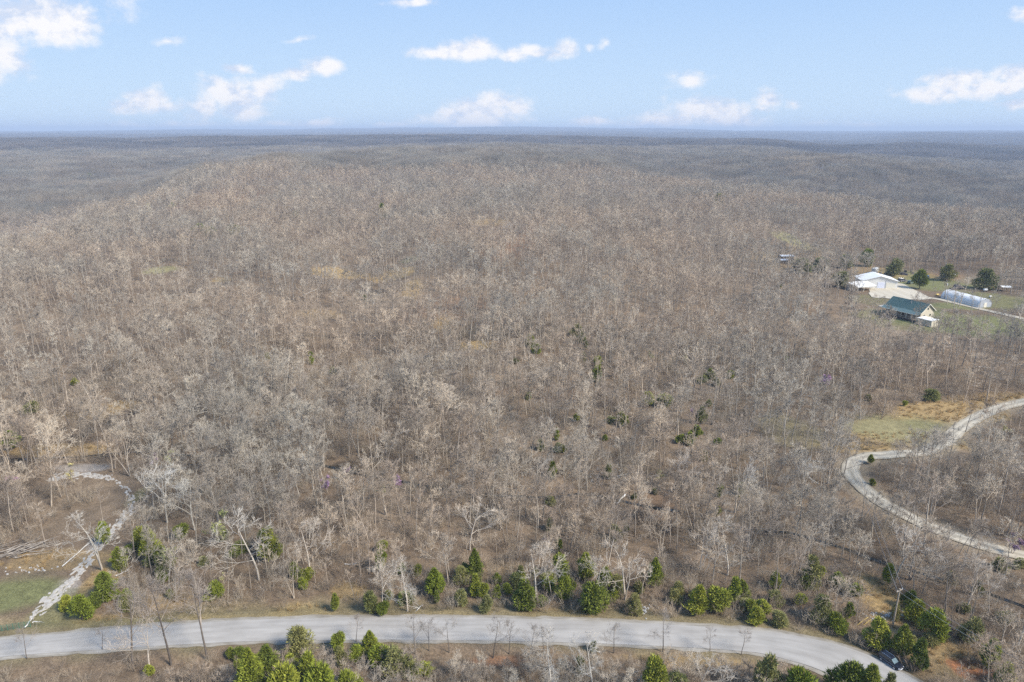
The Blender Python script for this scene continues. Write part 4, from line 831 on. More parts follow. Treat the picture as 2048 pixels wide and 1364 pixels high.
instancer('horizon_forest', np.stack([X3, Y3, Z3], 1), r3.randint(0, 4, n), slope_rot(X3, Y3, r3.uniform(0, 6.28, n), 60), np.stack([s3, s3, s3], 1), pb, 'blue grey wooded hills along the horizon', 'woodland')

# brush, saplings and straw grass on the forest floor
def brush_mesh(rng, h, w, stems, sub, r_, m_):
    S = []
    for _ in range(stems):
        a = rng.uniform(0, 6.283); b = Vector((math.cos(a), math.sin(a), 0)) * rng.uniform(0, w * .35); d = (Vector((math.cos(a), math.sin(a), 0)) * rng.uniform(.1, .7) + Vector((rng.gauss(0, .15), rng.gauss(0, .15), 1))).normalized(); L_ = h * rng.uniform(.6, 1.1)
        e = b + d * L_; mid_ = b.lerp(e, .5) + Vector((rng.gauss(0, .12), rng.gauss(0, .12), 0)); S += [(*b, *mid_, r_, r_ * .8), (*mid_, *e, r_ * .8, r_ * .4)]
        for _ in range(sub):
            f = rng.uniform(.25, 1); p = b.lerp(mid_, f * 2) if f < .5 else mid_.lerp(e, f * 2 - 1); q = p + (d + Vector((rng.gauss(0, .6), rng.gauss(0, .6), rng.gauss(0, .3)))).normalized() * L_ * rng.uniform(.15, .4); S.append((*p, *q, r_ * .55, r_ * .3))
    return segs_to_mesh('brush', np.array(S), [m_], 3)
bp = pool_collection('brush_clump', [brush_mesh(rngM, 3.0, 2.8, 16, 14, .021, M['brush']) for _ in range(4)] + [brush_mesh(rngM, 1.3, 2.2, 22, 8, .013, M['brush']) for _ in range(3)])
X4, Y4, r4 = scatter(2.05, 58, 260, 46, 13, thin=.45, thin_scale=12, rd=4.7); Z4 = H(X4, Y4); n = len(X4); s4 = r4.uniform(.5, 1.25, n)
ry4 = np.interp(X4, [p[0] for p in road_c], [p[1] for p in road_c]); s4 = np.where((ry4 - Y4 < 9.5) & (ry4 - Y4 > 0), s4 * .55, s4)
instancer('undergrowth', np.stack([X4, Y4, Z4], 1), r4.randint(0, 7, n), np.stack([n * [0], n * [0], r4.uniform(0, 6.28, n)], 1), np.stack([s4, s4, s4], 1), bp, 'low brown and grey brush covering the forest floor', 'undergrowth')
# low leafless thicket in the strip below the road
XS, YS, rS = scatter(2.4, 56, 92, 48, 15, thin=.2, thin_scale=10); kS = YS < np.interp(XS, [p[0] for p in road_c], [p[1] for p in road_c]) - 3.5; XS, YS = XS[kS], YS[kS]; n = len(XS); sp_pool = pool_collection('thicket_tree', [joined(grow_tree(rngM, Hh=5, clear=.1, spread=1.25, limbs=8, subs=5, twigs=5, lets=3, twr=.013, r=.06, fork=.9, crook=.45)) for _ in range(4)])
gapS = np.clip((np.interp(XS, [p[0] for p in road_c], [p[1] for p in road_c]) - 3.5 - YS) / 5, .35, 1); sl_ = rS.uniform(.45, 1.15, n) * gapS; instancer('roadside_thicket', np.stack([XS, YS, H(XS, YS)], 1), rs.randint(0, 4, n), np.stack([n * [0], n * [0], rs.uniform(0, 6.28, n)], 1), np.stack([sl_, sl_, sl_], 1), sp_pool, 'low leafless thicket in the strip below the paved road', 'thicket')
# straw
gpool = pool_collection('grass_tuft', [brush_mesh(rngM, .75, .8, 26, 0, .016, M['straw']) for _ in range(3)])
PS = []; rg = random.Random(5)
for a, pw in zip(PATCH, PW):
    if a[4] is STRAW and a[1] > 780:
        for _ in range(int(pw[2] * pw[3] * 1.5 * a[5])):
            t, q = rg.uniform(0, 6.283), math.sqrt(rg.random()); PS.append((pw[0] + math.cos(t) * q * pw[2] * .9, pw[1] + math.sin(t) * q * pw[3] * .9))
PS = np.array(PS); d_ = np.minimum(np.minimum(seg_dist(PS[:, 0], PS[:, 1], road_c[::3]) - 2.4, seg_dist(PS[:, 0], PS[:, 1], drive[::3])), seg_dist(PS[:, 0], PS[:, 1], track[::2]) + .8); PS = PS[d_ > 2.4]; n = len(PS); rs5 = np.random.RandomState(5); s5 = rs5.uniform(.6, 1.3, n)
instancer('straw_grass', np.stack([PS[:, 0], PS[:, 1], H(PS[:, 0], PS[:, 1])], 1), rs5.randint(0, 3, n), np.stack([n * [0], n * [0], rs5.uniform(0, 6.28, n)], 1), np.stack([s5, s5, s5], 1), gpool, 'tufts of straw coloured dry grass', 'dry grass')

# ------------------------------------------------------------------ materials of the built things
M['paint'] = mat('car_paint', (.010,.013,.022), .3, spec=.5); M['glass'] = mat('dark_glass', (.02,.026,.03), .08, spec=.8); M['wglass'] = mat('windshield_glass', (.16,.22,.24), .1, spec=.8)
M['tyre'] = mat('tyre_rubber', (.02,.02,.02), .9); M['rim'] = mat('alloy_rim', (.62,.62,.64), .35, metal=.6); M['chrome'] = mat('bright_trim', (.72,.72,.74), .25, metal=.7); M['lamp'] = mat('headlight', (.85,.86,.88), .15); M['red'] = mat('tail_light', (.35,.02,.02), .3)
M['pole'] = mat('weathered_pole_wood', (.36,.30,.225), .9, .25, 8, stretch=(4,4,.4)); M['wire'] = mat('wire', (.34,.33,.32), .6); M['porcelain'] = mat('porcelain', (.7,.7,.7), .3); M['yellow'] = mat('yellow_plastic', (.62,.45,.12), .5)
M['green_post'] = mat('green_post', (.06,.16,.11), .6); M['deadwood'] = mat('dead_wood', (.16,.13,.105), .9, 0, 2, col2=(.36,.32,.27)); M['palewood'] = mat('bleached_wood', (.60,.57,.52), .9, .2, 4)
M['groof'] = mat('green_metal_roof', (.042,.085,.08), .5, .15, .6, spec=.4); M['groof2'] = mat('green_porch_roof', (.085,.13,.125), .5, .1, .6, spec=.5)
M['cream'] = mat('cream_siding', (.52,.465,.36), .7, .1, 1.5); M['trim'] = mat('pale_trim', (.70,.66,.55), .6); M['white'] = mat('white_sheet_metal', (.70,.68,.63), .5, .1, .5); M['whiteroof'] = mat('white_roof_metal', (.72,.70,.66), .5, .08, .4)
M['dark'] = mat('dark_timber', (.06,.05,.045), .9); M['deck'] = mat('deck_boards', (.25,.20,.15), .9, .2, 3); M['door'] = mat('painted_door', (.66,.68,.76), .5); M['greyroof'] = mat('grey_sheet_roof', (.46,.49,.54), .5, .1, .8); M['plastic'] = mat('greenhouse_plastic', (.70,.69,.66), .4, .08, .5, spec=.5)
M['plastic_end'] = mat('greenhouse_end_plastic', (.40,.42,.45), .5, .12, .8); M['stone'] = mat('pale_stones', (.42,.40,.37), .9, .3, 3); M['concrete'] = mat('concrete', (.48,.46,.42), .9, .12, .8); M['junk'] = mat('scrap', (.09,.08,.08), .8, .5, 2); M['blue'] = mat('blue_paint', (.18,.27,.46), .4); M['grn'] = mat('dull_green_paint', (.1,.14,.1), .6)

def bearing(a, b): return math.atan2(b[1] - a[1], b[0] - a[0])

# ------------------------------------------------------------------ the parked car
def loft(m, secs):
    """closed shell through equal-length sections"""
    n = len(secs[0]); vs = [v for s_ in secs for v in s_]; fs = [(i * n + k, i * n + (k + 1) % n, (i + 1) * n + (k + 1) % n, (i + 1) * n + k) for i in range(len(secs) - 1) for k in range(n)]
    fs += [tuple(range(n)), tuple((len(secs) - 1) * n + k for k in range(n))[::-1]]; return m.add(vs, fs)
def make_car(name, p, ang, paint, label, L_=4.75, small=False):
    t = empty(name, p, ang, label, 'car')
    body = MB(); st = [(-2.36,.62,.55,.98,.80),(-2.25,.88,.38,1.06,.84),(-1.6,.95,.30,1.08,.88),(-.4,.96,.26,1.07,.90),(.75,.96,.26,1.05,.90),(1.25,.95,.28,1.04,.86),(1.9,.93,.32,.96,.80),(2.25,.84,.40,.84,.70),(2.4,.60,.50,.70,.52)]
    loft(body, [[(x, -w * .92, zb), (x, -w, zb + .25), (x, -w, zt - .18), (x, -wt, zt), (x, wt, zt), (x, w, zt - .18), (x, w, zb + .25), (x, w * .92, zb)] for x, w, zb, zt, wt in st]); b = body.build('body', paint, t, smooth=False, bevel=.03)
    cab = MB(); cs = [(-2.28, .80, 1.04, 1.06, .78), (-2.08, .82, 1.04, 1.60, .66), (-1.7, .84, 1.04, 1.69, .67), (.2, .84, 1.03, 1.72, .67), (.55, .83, 1.03, 1.62, .66), (1.28, .80, 1.02, 1.05, .76)]
    loft(cab, [[(x, -w, zb), (x, -wt, zt), (x, wt, zt), (x, w, zb)] for x, w, zb, zt, wt in cs]); cab.build('window', M['glass'], t)
    ws = MB(); ws.add([(.50, -.62, 1.665), (.50, .62, 1.665), (1.22, .70, 1.105), (1.22, -.70, 1.105), (.48, -.62, 1.60), (.48, .62, 1.60), (1.20, .70, 1.04), (1.20, -.70, 1.04)], [(0,1,2,3),(7,6,5,4),(0,4,5,1),(1,5,6,2),(2,6,7,3),(3,7,4,0)]); ws.build('windshield', M['wglass'], t)
    rf = MB(); loft(rf, [[(x, -wt, zt), (x, -wt * .9, zt + .05), (x, wt * .9, zt + .05), (x, wt, zt)] for x, wt, zt in [(-2.06, .68, 1.605), (-1.7, .70, 1.70), (.2, .70, 1.73), (.50, .68, 1.65)]]); r_ = rf.build('roof', paint, t)
    for s_ in (-1, 1):
        q = MB(); q.tube([(-1.8, s_ * .60, 1.74), (-1.6, s_ * .60, 1.82), (.1, s_ * .60, 1.83), (.3, s_ * .60, 1.76)], .022, 5); q.build('roof_rail', M['chrome'], r_)
        q = MB()
        for x0, x1 in ((-1.02, -.98), (-.02, .05)): q.add([(x0, s_ * .845, 1.03), (x1 + .03, s_ * .845, 1.03), (x1 + .03, s_ * .675, 1.71), (x0, s_ * .675, 1.71)], [(0, 1, 2, 3)])
        q.build('pillar', paint, t)
        q = MB(); q.box((.95, s_ * .98, 1.12), (.16, .2, .14)); q.build('mirror', paint, t, bevel=.03)
        q = MB(); q.tube([(-1.9, s_ * .965, .90), (1.7, s_ * .955, .88)], .012, 4); q.tube([(-1.0, s_ * .97, .36), (1.0, s_ * .97, .36)], .022, 4); q.build('side_trim', M['chrome'], t)
        q = MB(); q.box((2.26, s_ * .66, .74), (.16, .30, .13), rz=s_ * -.35); q.build('headlight', M['lamp'], t, bevel=.02)
        q = MB(); q.box((-2.24, s_ * .76, .92), (.14, .18, .26)); q.build('tail_light', M['red'], t, bevel=.02)
        for x in (-1.42, 1.42):
            w = MB(); w.tube([(x, s_ * .74, .35), (x, s_ * .97, .35)], .35, 20); wo = w.build('wheel', M['tyre'], t, bevel=.03)
            w = MB(); w.tube([(x, s_ * .95, .35), (x, s_ * .985, .35)], .24, 14); w.build('rim', M['rim'], wo)
    q = MB(); q.tube([(2.25, -.72, .52), (2.42, -.4, .50), (2.46, 0, .50), (2.42, .4, .50), (2.25, .72, .52)], .05, 6); q.build('bumper_trim', M['lamp'], t)
    q = MB(); q.box((2.40, 0, .68), (.06, .8, .12)); q.build('grille', M['chrome'], t)
    return t
a, b = flat_pt(1760, 1313), flat_pt(1800, 1341); cx, cy = (a[0] + b[0]) / 2, (a[1] + b[1]) / 2
make_car('parked_car', (cx, cy, Hs(cx, cy) + .13), bearing(a, b), M['paint'], 'dark blue estate car with roof rails parked at the right bend of the road').scale = (.72, .72, .72)

# ------------------------------------------------------------------ poles and wires
def utility_pole(px, py, ptop, label, arm=True, lamp=False, p=None, h=None):
    p = p or gp(px, py); h = h or (py - ptop) * px_m(p) / (.82 if py > 1000 else .93); t = empty('utility_pole', p, .5, label, 'utility pole')
    q = MB(); q.tube([(0, 0, -.3), (0, 0, h)], [.17, .11], 8); q.build('shaft', M['pole'], t)
    if arm:
        q = MB(); q.box((0, 0, h - .35), (1.5, .1, .12)); q.build('crossarm', M['pole'], t)
        for x in (-.65, .65): q = MB(); q.tube([(x, 0, h - .29), (x, 0, h - .08)], [.06, .04], 8); q.build('insulator', M['porcelain'], t)
    if lamp:
        q = MB(); q.tube([(.35, 0, h - 1.3), (.35, 0, h - .5)], .25, 10); q.tube([(0, 0, h - .9), (.3, 0, h - .9)], .05, 5); q.build('transformer', M['porcelain'], t)
        q = MB(); q.tube([(0, 0, h - .1), (-.9, -.1, h + .15)], .04, 5); q.box((-1.0, -.1, h + .1), (.5, .3, .2)); q.build('lamp_head', M['porcelain'], t)
    return p, h
p1, h1 = utility_pole(1785, 1252, 1180, 'weathered wooden utility pole on the straw slope above the parked car')
p2, h2 = utility_pole(1677, 869, 833, 'slim grey pole at the foot of the wooded slope above the hairpin bend')
p4, h4 = utility_pole(1888, 598, 567, 'slim pole with white lamp in front of the long greenhouse', arm=False, lamp=True)
x3, y3 = flat_pt(2110, 1480); p3 = Vector((x3, y3, Hs(x3, y3)))
def sag(a, b, s_, n=14): return [a.lerp(b, i / n) - Vector((0, 0, s_ * 4 * (i / n) * (1 - i / n))) for i in range(n + 1)]
for k, lb in ((-.65, 'left thin power line strung between the wooden pole and the slim pole'), (.65, 'right thin power line strung between the wooden pole and the slim pole')):
    o_ = Vector((k * math.cos(.5), k * math.sin(.5), -.08)); A, B, C_ = p2 + Vector((0, 0, h2)) + o_, p1 + Vector((0, 0, h1)) + o_, p3 + Vector((0, 0, 8)) + o_
    q = MB(); q.tube(sag(A, B, 1.0) + sag(B, C_, .5)[1:], .022, 4); tag(q.build('power_line', M['wire']), lb, 'power line', 'wires of the power line')
for a_, b_, lb in (((1714, 1250), (1736, 1234), 'left yellow guy wire guard in the litter beside the road verge'), ((1727, 1250), (1743, 1238), 'right yellow guy wire guard in the litter beside the road verge')):
    a0 = gp(*a_); b0 = Vector((*flat_pt(b_[0], b_[1], a0.z + .9), a0.z + .9)); q = MB(); q.tube([a0, b0], .05, 6); tag(q.build('guy_wire_guard', M['yellow']), lb, 'guy wire guard', 'yellow guy guards')

# ------------------------------------------------------------------ fence, dead wood, stones
A, B = gp(-30, 1268), gp(62, 1254); t = empty('wire_fence', A, bearing(A, B), 'low green wire fence between the lawn and the road at the left edge', 'fence'); Lf = (B - A).length
for i in range(9): q = MB(); x = Lf * i / 8; q.tube([(x, 0, -.2), (x, 0, 1.15)], .04, 5); q.build('post', M['green_post'], t)
q = MB()
for z in (.15, .4, .65, .9, 1.1): q.tube([(0, 0, z), (Lf, 0, z)], .012, 3)
for i in range(60): q.tube([(Lf * i / 59, 0, .1), (Lf * i / 59, 0, 1.1)], .008, 3)
q.build('wire_mesh', M['green_post'], t)
def fallen(a, b, r, label, m_='palewood', cat='fallen log', name='fallen_log', limbs=4, lift=.25, group=None):
    A, B = gp(*a), gp(*b); rg_ = random.Random(int(a[0])); q = MB(); A = A + Vector((0, 0, lift)); B = B + Vector((0, 0, lift * 1.4)); n = 6
    pts = [A.lerp(B, i / n) + Vector((rg_.gauss(0, .06), rg_.gauss(0, .06), rg_.gauss(0, .05))) for i in range(n + 1)]; q.tube(pts, [r * (1 - .65 * i / n) for i in range(n + 1)], 6)
    for _ in range(limbs):
        f = rg_.uniform(.4, .95); s_ = A.lerp(B, f); d = (B - A).normalized() * rg_.uniform(.4, 1.4) + Vector((rg_.gauss(0, .7), rg_.gauss(0, .7), rg_.uniform(.1, .7))); q.tube([s_, s_ + d * rg_.uniform(.5, 1.4)], [r * .35, r * .12], 4)
    o = q.build(name, M[m_]); tag(o, label, cat, group or 'fallen trunks and branches')
fallen((53, 1258), (68, 1243), .10, 'bleached forked branch lying on the lawn by the green fence', name='fallen_branch', cat='fallen branch', limbs=3, lift=.5)
fallen((68, 1250), (85, 1252), .09, 'short bleached branch end beside the forked one on the lawn', name='fallen_branch', cat='fallen branch', limbs=2, lift=.6)
for a_, b_, r_, lb in [((1215,959),(1268,947),.16,'long pale fallen trunk lying above the middle of the creek'),((1250,991),(1232,1013),.2,'pale fallen trunk pointing down into the creek'),((745,612),(755,590),.14,'short pale leaning log on the central slope'),((1120,1190),(1078,1215),.13,'pale fallen branch leaning at the verge between two cedars'),
  ((690,1131),(712,1131),.09,'thin straight pale log on the litter left of centre'),((845,1212),(832,1225),.09,'thin pale stick near the full crowned pale tree'),((126,1134),(190,1080),.1,'long thin log lying along the left side of the rocky track'),((420,1080),(444,1084),.12,'brown fallen log left of the white spreading tree'),
  ((1950,735),(1982,737),.15,'pale straight log on the slope above the drive meadow'),((1985,755),(2000,762),.15,'short pale log pair right of the drive meadow'),((870,795),(890,775),.12,'pale fallen stick high on the central slope'),((1090,850),(1110,835),.12,'grey log on the central slope near a small cedar'),
  ((605,592),(645,575),.12,'grey fallen trunk on the left slope'),((232,1155),(262,1140),.1,'pale forked dead branch beside the single round cedar'),((1045,1390),(1100,1385),.1,'pale branch in the brown litter below the road')]: fallen(a_, b_, r_, lb)
rg_ = random.Random(77); q = MB()
for _ in range(38):
    a0 = gp(rg_.uniform(-20, 60), rg_.uniform(1098, 1124)); f = rg_.uniform(2, 7); d = Vector((math.cos(.62 + rg_.gauss(0, .22)), math.sin(.62 + rg_.gauss(0, .22)), rg_.gauss(.03, .06))); z = rg_.uniform(.1, 1.0)
    q.tube([a0 + Vector((0, 0, z)), a0 + Vector((0, 0, z)) + d * f * .5 + Vector((0, 0, rg_.gauss(0, .1))), a0 + Vector((0, 0, z)) + d * f], [rg_.uniform(.05, .13), .07, .02], 5)
tag(q.build('dead_wood_pile', M['deadwood']), 'heap of grey dead trunks and branches at the left edge of the clearing', 'wood pile')
def stones(px, py, wx, wy, n, size, label, cat='stone heap', name='stone_heap', seed=1, m_='stone'):
    rg_ = random.Random(seed); q = MB(); m = px_m(gp(px, py))
    for _ in range(n):
        g = gp(px + rg_.gauss(0, wx), py + rg_.gauss(0, wy)); r = size * rg_.uniform(.4, 1.2); k = 6; off = [rg_.uniform(.7, 1.2) for _ in range(k)]
        vs = [(g.x + math.cos(6.283 * j / k) * r * off[j], g.y + math.sin(6.283 * j / k) * r * off[j] * .8, g.z - .1) for j in range(k)] + [(g.x + math.cos(6.283 * j / k + .3) * r * off[j] * .6, g.y + math.sin(6.283 * j / k + .3) * r * off[j] * .5, g.z + r * .6) for j in range(k)]
        q.add(vs, [(j, (j + 1) % k, k + (j + 1) % k, k + j) for j in range(k)] + [tuple(range(k, 2 * k))])
    tag(q.build(name, M[m_]), label, cat)
stones(1556, 1233, 4, 5, 60, .35, 'heap of white rocks among the cedars above the road', seed=2, m_='rock'); stones(1290, 1218, 5, 6, 26, .25, 'pale rocks scattered at the verge above the road centre', 'scattered rocks', 'scattered_rocks', 3)
stones(1210, 948, 26, 8, 60, .28, 'pale rocks scattered on the slope just above the creek', 'scattered rocks', 'scattered_rocks', 4); stones(1770, 1232, 22, 5, 70, .28, 'band of grey rocks below the straw slope by the utility pole', 'rock band', 'rock_band', 5)
stones(60, 1140, 30, 5, 26, .25, 'white rocks around the tree feet in the left clearing', 'scattered rocks', 'scattered_rocks', 6); stones(1800, 1385 - 50, 20, 6, 20, .15, 'gravelly stones on the verge behind the parked car', 'scattered rocks', 'scattered_rocks', 7)

# ------------------------------------------------------------------ the farmhouse with the green roof
def at_z(px, py, z): x, y = flat_pt(px, py, z); return Vector((x, y, z))
A, B = at_z(1787, 592, 7.4), at_z(1860, 608, 7.4); mid_ = (A + B) / 2; zg = Hs(mid_.x, mid_.y); Lh = (B - A).length; ang = bearing(A, B); hx = Lh / 2 - .4
t = empty('farmhouse', (mid_.x, mid_.y, zg), ang, 'cream farmhouse with a dark green metal roof and a porch facing the wood', 'house')
hd = 4.4
q = MB(); q.add([(-hx,-hd,0),(hx,-hd,0),(hx,hd,0),(-hx,hd,0),(-hx,-hd,4.2),(hx,-hd,4.2),(hx,hd,4.2),(-hx,hd,4.2),(-hx,0,7.2),(hx,0,7.2)], [(0,1,5,4),(3,7,6,2),(1,2,6,9,5),(0,4,8,7,3)]); q.build('wall', M['cream'], t)
e = Lh / 2 + .2
def slab(P, th): up = [(x, y, z + th) for x, y, z in P]; return P + up, [(3,2,1,0),(4,5,6,7),(0,1,5,4),(1,2,6,5),(2,3,7,6),(3,0,4,7)]
q = MB(); q.add(*slab([(-e,-hd-.3,4.05),(e,-hd-.3,4.05),(e,0,7.28),(-e,0,7.28)], .12)); q.add(*slab([(-e,0,7.283),(e,0,7.283),(e,hd+.5,3.85),(-e,hd+.5,3.85)], .12))
for k in range(26): x = -e + .3 + k * (2 * e - .6) / 25; q.add([(x-.02,-hd-.3,4.17),(x+.02,-hd-.3,4.17),(x+.02,0,7.40),(x-.02,0,7.40),(x,-hd-.3,4.22),(x,0,7.45)], [(0,4,5,3),(1,2,5,4)])
rf = q.build('roof', M['groof'], t)
q = MB(); q.box((e + .03, -(hd + .3) / 2, 5.68), (.06, 5.7, .22), tilt=Matrix.Rotation(math.atan2(3.23, hd + .3), 4, 'X')); q.box((e + .03, (hd + .5) / 2, 5.58), (.06, 6.0, .22), tilt=Matrix.Rotation(-math.atan2(3.43, hd + .5), 4, 'X')); q.build('verge_board', M['trim'], rf)
q = MB(); q.tube([(1.2, -1.6, 6.0), (1.2, -1.6, 7.3)], .14, 8); q.build('flue_pipe', M['chrome'], rf)
q = MB(); q.add(*slab([(-e,-hd-2.9,3.3),(e,-hd-2.9,3.3),(e,-hd-.32,4.12),(-e,-hd-.32,4.12)], .1)); q.build('porch_roof', M['groof2'], t)
q = MB(); q.box((0, -hd - 2.93, 3.3), (2 * e, .05, .2)); q.build('gutter', M['trim'], t)
q = MB(); q.box((0, -hd - 1.4, 1.0), (2 * hx, 2.7, .16)); q.build('porch_floor', M['deck'], t)
q = MB(); q.box((0, -hd - 2.5, .45), (2 * hx - .2, .1, .9)); q.build('skirting', M['dark'], t)
for k in range(8): q = MB(); q.box((-hx + .2 + k * (2 * hx - .4) / 7, -hd - 2.65, 2.15), (.14, .14, 2.3)); q.build('porch_post', M['trim'], t)
q = MB(); q.box((0, -hd - 2.65, 1.95), (2 * hx, .06, .08)); q.box((0, -hd - 2.65, 1.2), (2 * hx, .06, .06))
for k in range(60): q.box((-hx + .2 + k * (2 * hx - .4) / 59, -hd - 2.65, 1.57), (.04, .04, .7))
q.build('railing', M['deck'], t)
for x, w in ((-5.5, 1.2), (-2.8, 1.2), (2.6, 1.4), (5.6, 1.2)): q = MB(); q.box((x, -hd - .02, 2.4), (w, .06, 1.2)); f_ = q.build('window', M['trim'], t); q = MB(); q.box((x, -hd - .055, 2.4), (w - .16, .03, 1.04)); q.build('pane', M['glass'], f_)
q = MB(); q.box((0, -hd - .02, 2.1), (1.0, .06, 2.1)); q.build('door', M['dark'], t)
for y, z in ((-2, 2.4), (2, 2.4), (0, 5.2)): q = MB(); q.box((hx + .02, y, z), (.06, 1.1, 1.1)); f_ = q.build('window', M['trim'], t); q = MB(); q.box((hx + .055, y, z), (.03, .95, .95)); q.build('pane', M['glass'], f_)
c = at_z(1856, 638, 2.6); t2 = empty('deck_shelter', (c.x, c.y, Hs(c.x, c.y)), ang, 'cream lattice shelter with a flat white roof beside the farmhouse', 'shelter')
q = MB(); q.box((0, 0, 2.65), (6.4, 5.0, .16)); q.build('roof', M['whiteroof'], t2)
q = MB()
for s_ in (-1, 1): q.box((0, s_ * 2.3, 1.25), (6.0, .1, 2.5)); q.box((s_ * 3.0, 0, 1.25), (.1, 4.5, 2.5))
q.build('wall', M['cream'], t2)
for x in (-3.05, 0, 3.05): q = MB(); q.box((x, -2.37, 1.28), (.14, .1, 2.56)); q.build('post', M['trim'], t2)
c = gp(1772, 614); t = empty('concrete_patio', c, ang, 'pale concrete patio at the left end of the farmhouse', 'patio'); q = MB(); q.box((0, 0, .1), (5, 4, .3)); q.build('slab', M['concrete'], t)

# ------------------------------------------------------------------ workshop, greenhouse and small buildings
ap = at_z(1762, 552, 6.4); zg = Hs(ap.x, ap.y); ang = math.radians(-8)
t = empty('workshop', (ap.x, ap.y, zg), ang, 'large white metal workshop with gable doors facing the gravel yard', 'workshop'); w = 8.4; dp = 11
q = MB(); q.add([(-w,0,0),(w,0,0),(w,dp,0),(-w,dp,0),(-w,0,3.9),(w,0,3.9),(w,dp,3.9),(-w,dp,3.9),(0,0,6.2),(0,dp,6.2)], [(0,1,5,8,4),(1,2,6,5),(2,3,7,9,6),(0,4,7,3)]); q.build('wall', M['white'], t)
q = MB(); q.add(*slab([(0,-.6,6.28),(w+.7,-.6,3.78),(w+.7,dp+.4,3.78),(0,dp+.4,6.28)], .12)); q.add(*slab([(-w-.7,-.6,3.783),(0,-.6,6.283),(0,dp+.4,6.283),(-w-.7,dp+.4,3.783)], .12)); q.build('roof', M['whiteroof'], t)
q = MB(); q.box((.6, -.05, 1.6), (3.4, .08, 3.1)); q.build('garage_door', M['door'], t); q = MB(); q.box((5.2, -.05, 1.5), (4.4, .08, 2.9)); q.build('garage_door', M['trim'], t); q = MB(); q.box((2.75, -.05, 2.0), (.14, .1, 3.9)); q.build('downpipe', M['greyroof'], t); q = MB(); q.box((-4.5, -.05, 1.6), (3.6, .08, 3.1)); q.build('garage_door', M['white'], t)
c = gp(1722, 580); t = empty('lean_to', c, math.radians(20), 'low white roofed open shed left of the workshop', 'shed'); q = MB(); q.add(*slab([(-6,-3.5,2.4),(6,-3.5,2.4),(6,3.5,3.6),(-6,3.5,3.6)], .12)); q.build('roof', M['whiteroof'], t)
for x in (-5.7, -1.9, 1.9, 5.7): q = MB(); q.box((x, -3.3, 1.2), (.16, .16, 2.44)); q.build('post', M['trim'], t)
q = MB(); q.box((0, 3.3, 1.7), (11.4, .1, 3.4)); q.build('wall', M['white'], t)
A, B = gp(1881, 596), gp(1956, 616); ang = bearing(A, B); Lg = (B - A).length; wd = 7.6; t = empty('greenhouse', A, ang, 'long white plastic tunnel greenhouse beside the farm drive', 'greenhouse'); n = 14
arc = [(wd / 2 - math.cos(math.pi * k / n) * wd / 2, 3.9 * math.sin(math.pi * k / n) ** .72) for k in range(n + 1)]
q = MB(); q.add([(x, y, z) for x in (0, Lg) for y, z in arc], [(k, k + 1, n + 2 + k, n + 1 + k) for k in range(n)]); q.build('plastic_cover', M['plastic'], t, smooth=True)
q = MB(); q.add([(.02, y, z) for y, z in arc], [tuple(range(n + 1))]); q.build('end_wall', M['plastic_end'], t); q = MB(); q.add([(Lg - .02, y, z) for y, z in arc], [tuple(range(n + 1))]); ew = q.build('end_wall', M['plastic_end'], t); q = MB(); q.box((Lg + .03, wd / 2, 1.1), (.06, 1.6, 2.2)); q.build('door', M['trim'], ew)
for i in range(12): q = MB(); x = Lg * i / 11; q.tube([(x, y + (y - wd / 2) * .008, z * 1.01 + .01) for y, z in arc], .05, 4); q.build('hoop', M['greyroof'], t)
q = MB(); q.box((Lg / 2, .06, 1.1), (Lg, .1, .12)); q.build('side_rail', M['greyroof'], t)
def hut(name, px, py, dims, ang, label, cat, wall, roof, pitch=.7, open_=False):
    c = gp(px, py); t = empty(name, c, ang, label, cat); x, y, z = dims[0] / 2, dims[1] / 2, dims[2]
    if open_:
        for a_ in (-1, 1):
            for b_ in (-1, 1): q = MB(); q.box((a_ * (x - .1), b_ * (y - .1), z / 2 - .1), (.14, .14, z)); q.build('post', M['dark'], t)
    else: q = MB(); q.add([(-x,-y,-.3),(x,-y,-.3),(x,y,-.3),(-x,y,-.3),(-x,-y,z),(x,-y,z),(x,y,z),(-x,y,z),(-x,0,z+pitch),(x,0,z+pitch)], [(0,1,5,4),(3,7,6,2),(1,2,6,9,5),(0,4,8,7,3)]); q.build('wall', M[wall], t)
    q = MB(); q.add(*slab([(-x-.25,-y-.3,z-.08),(x+.25,-y-.3,z-.08),(x+.25,0,z+pitch+.03),(-x-.25,0,z+pitch+.03)], .08)); q.add(*slab([(-x-.25,0,z+pitch+.033),(x+.25,0,z+pitch+.033),(x+.25,y+.3,z-.077),(-x-.25,y+.3,z-.077)], .08)); q.build('roof', M[roof], t)
    if not open_: q = MB(); q.box((x * .3, -y - .03, z * .42), (min(1.2, x), .06, z * .8)); q.build('door', M['dark'], t)
    return t
hut('open_shelter', 2008, 582, (4.2, 3.6, 2.3), -.1, 'small open shelter with a white roof at the right edge of the farm', 'shelter', 'dark', 'whiteroof', .3, True)
hut('shed', 1571, 519, (8, 4.5, 2.4), .1, 'small shed with a pale grey roof alone in the wood left of the farm', 'shed', 'dark', 'greyroof', .4)
hut('shed', 1566, 526, (5, 4, 2.0), .1, 'lower lean shed with pale roof in front of the lone grey roofed shed', 'shed', 'dark', 'greyroof', .3)
hut('shed', 1894, 556, (5.5, 3.5, 2.4), 0, 'little white roofed shed behind the dark cedar of the farm', 'shed', 'junk', 'whiteroof', .3)
hut('white_house', 205, 291, (14, 9, 5), .2, 'tiny white house on the far hill beside the distant green field', 'house', 'white', 'whiteroof', 3)
hut('barn', 908, 296, (34, 16, 8), .1, 'far pale roofed barn in the wood above the centre of the photo', 'barn', 'concrete', 'greyroof', 3)
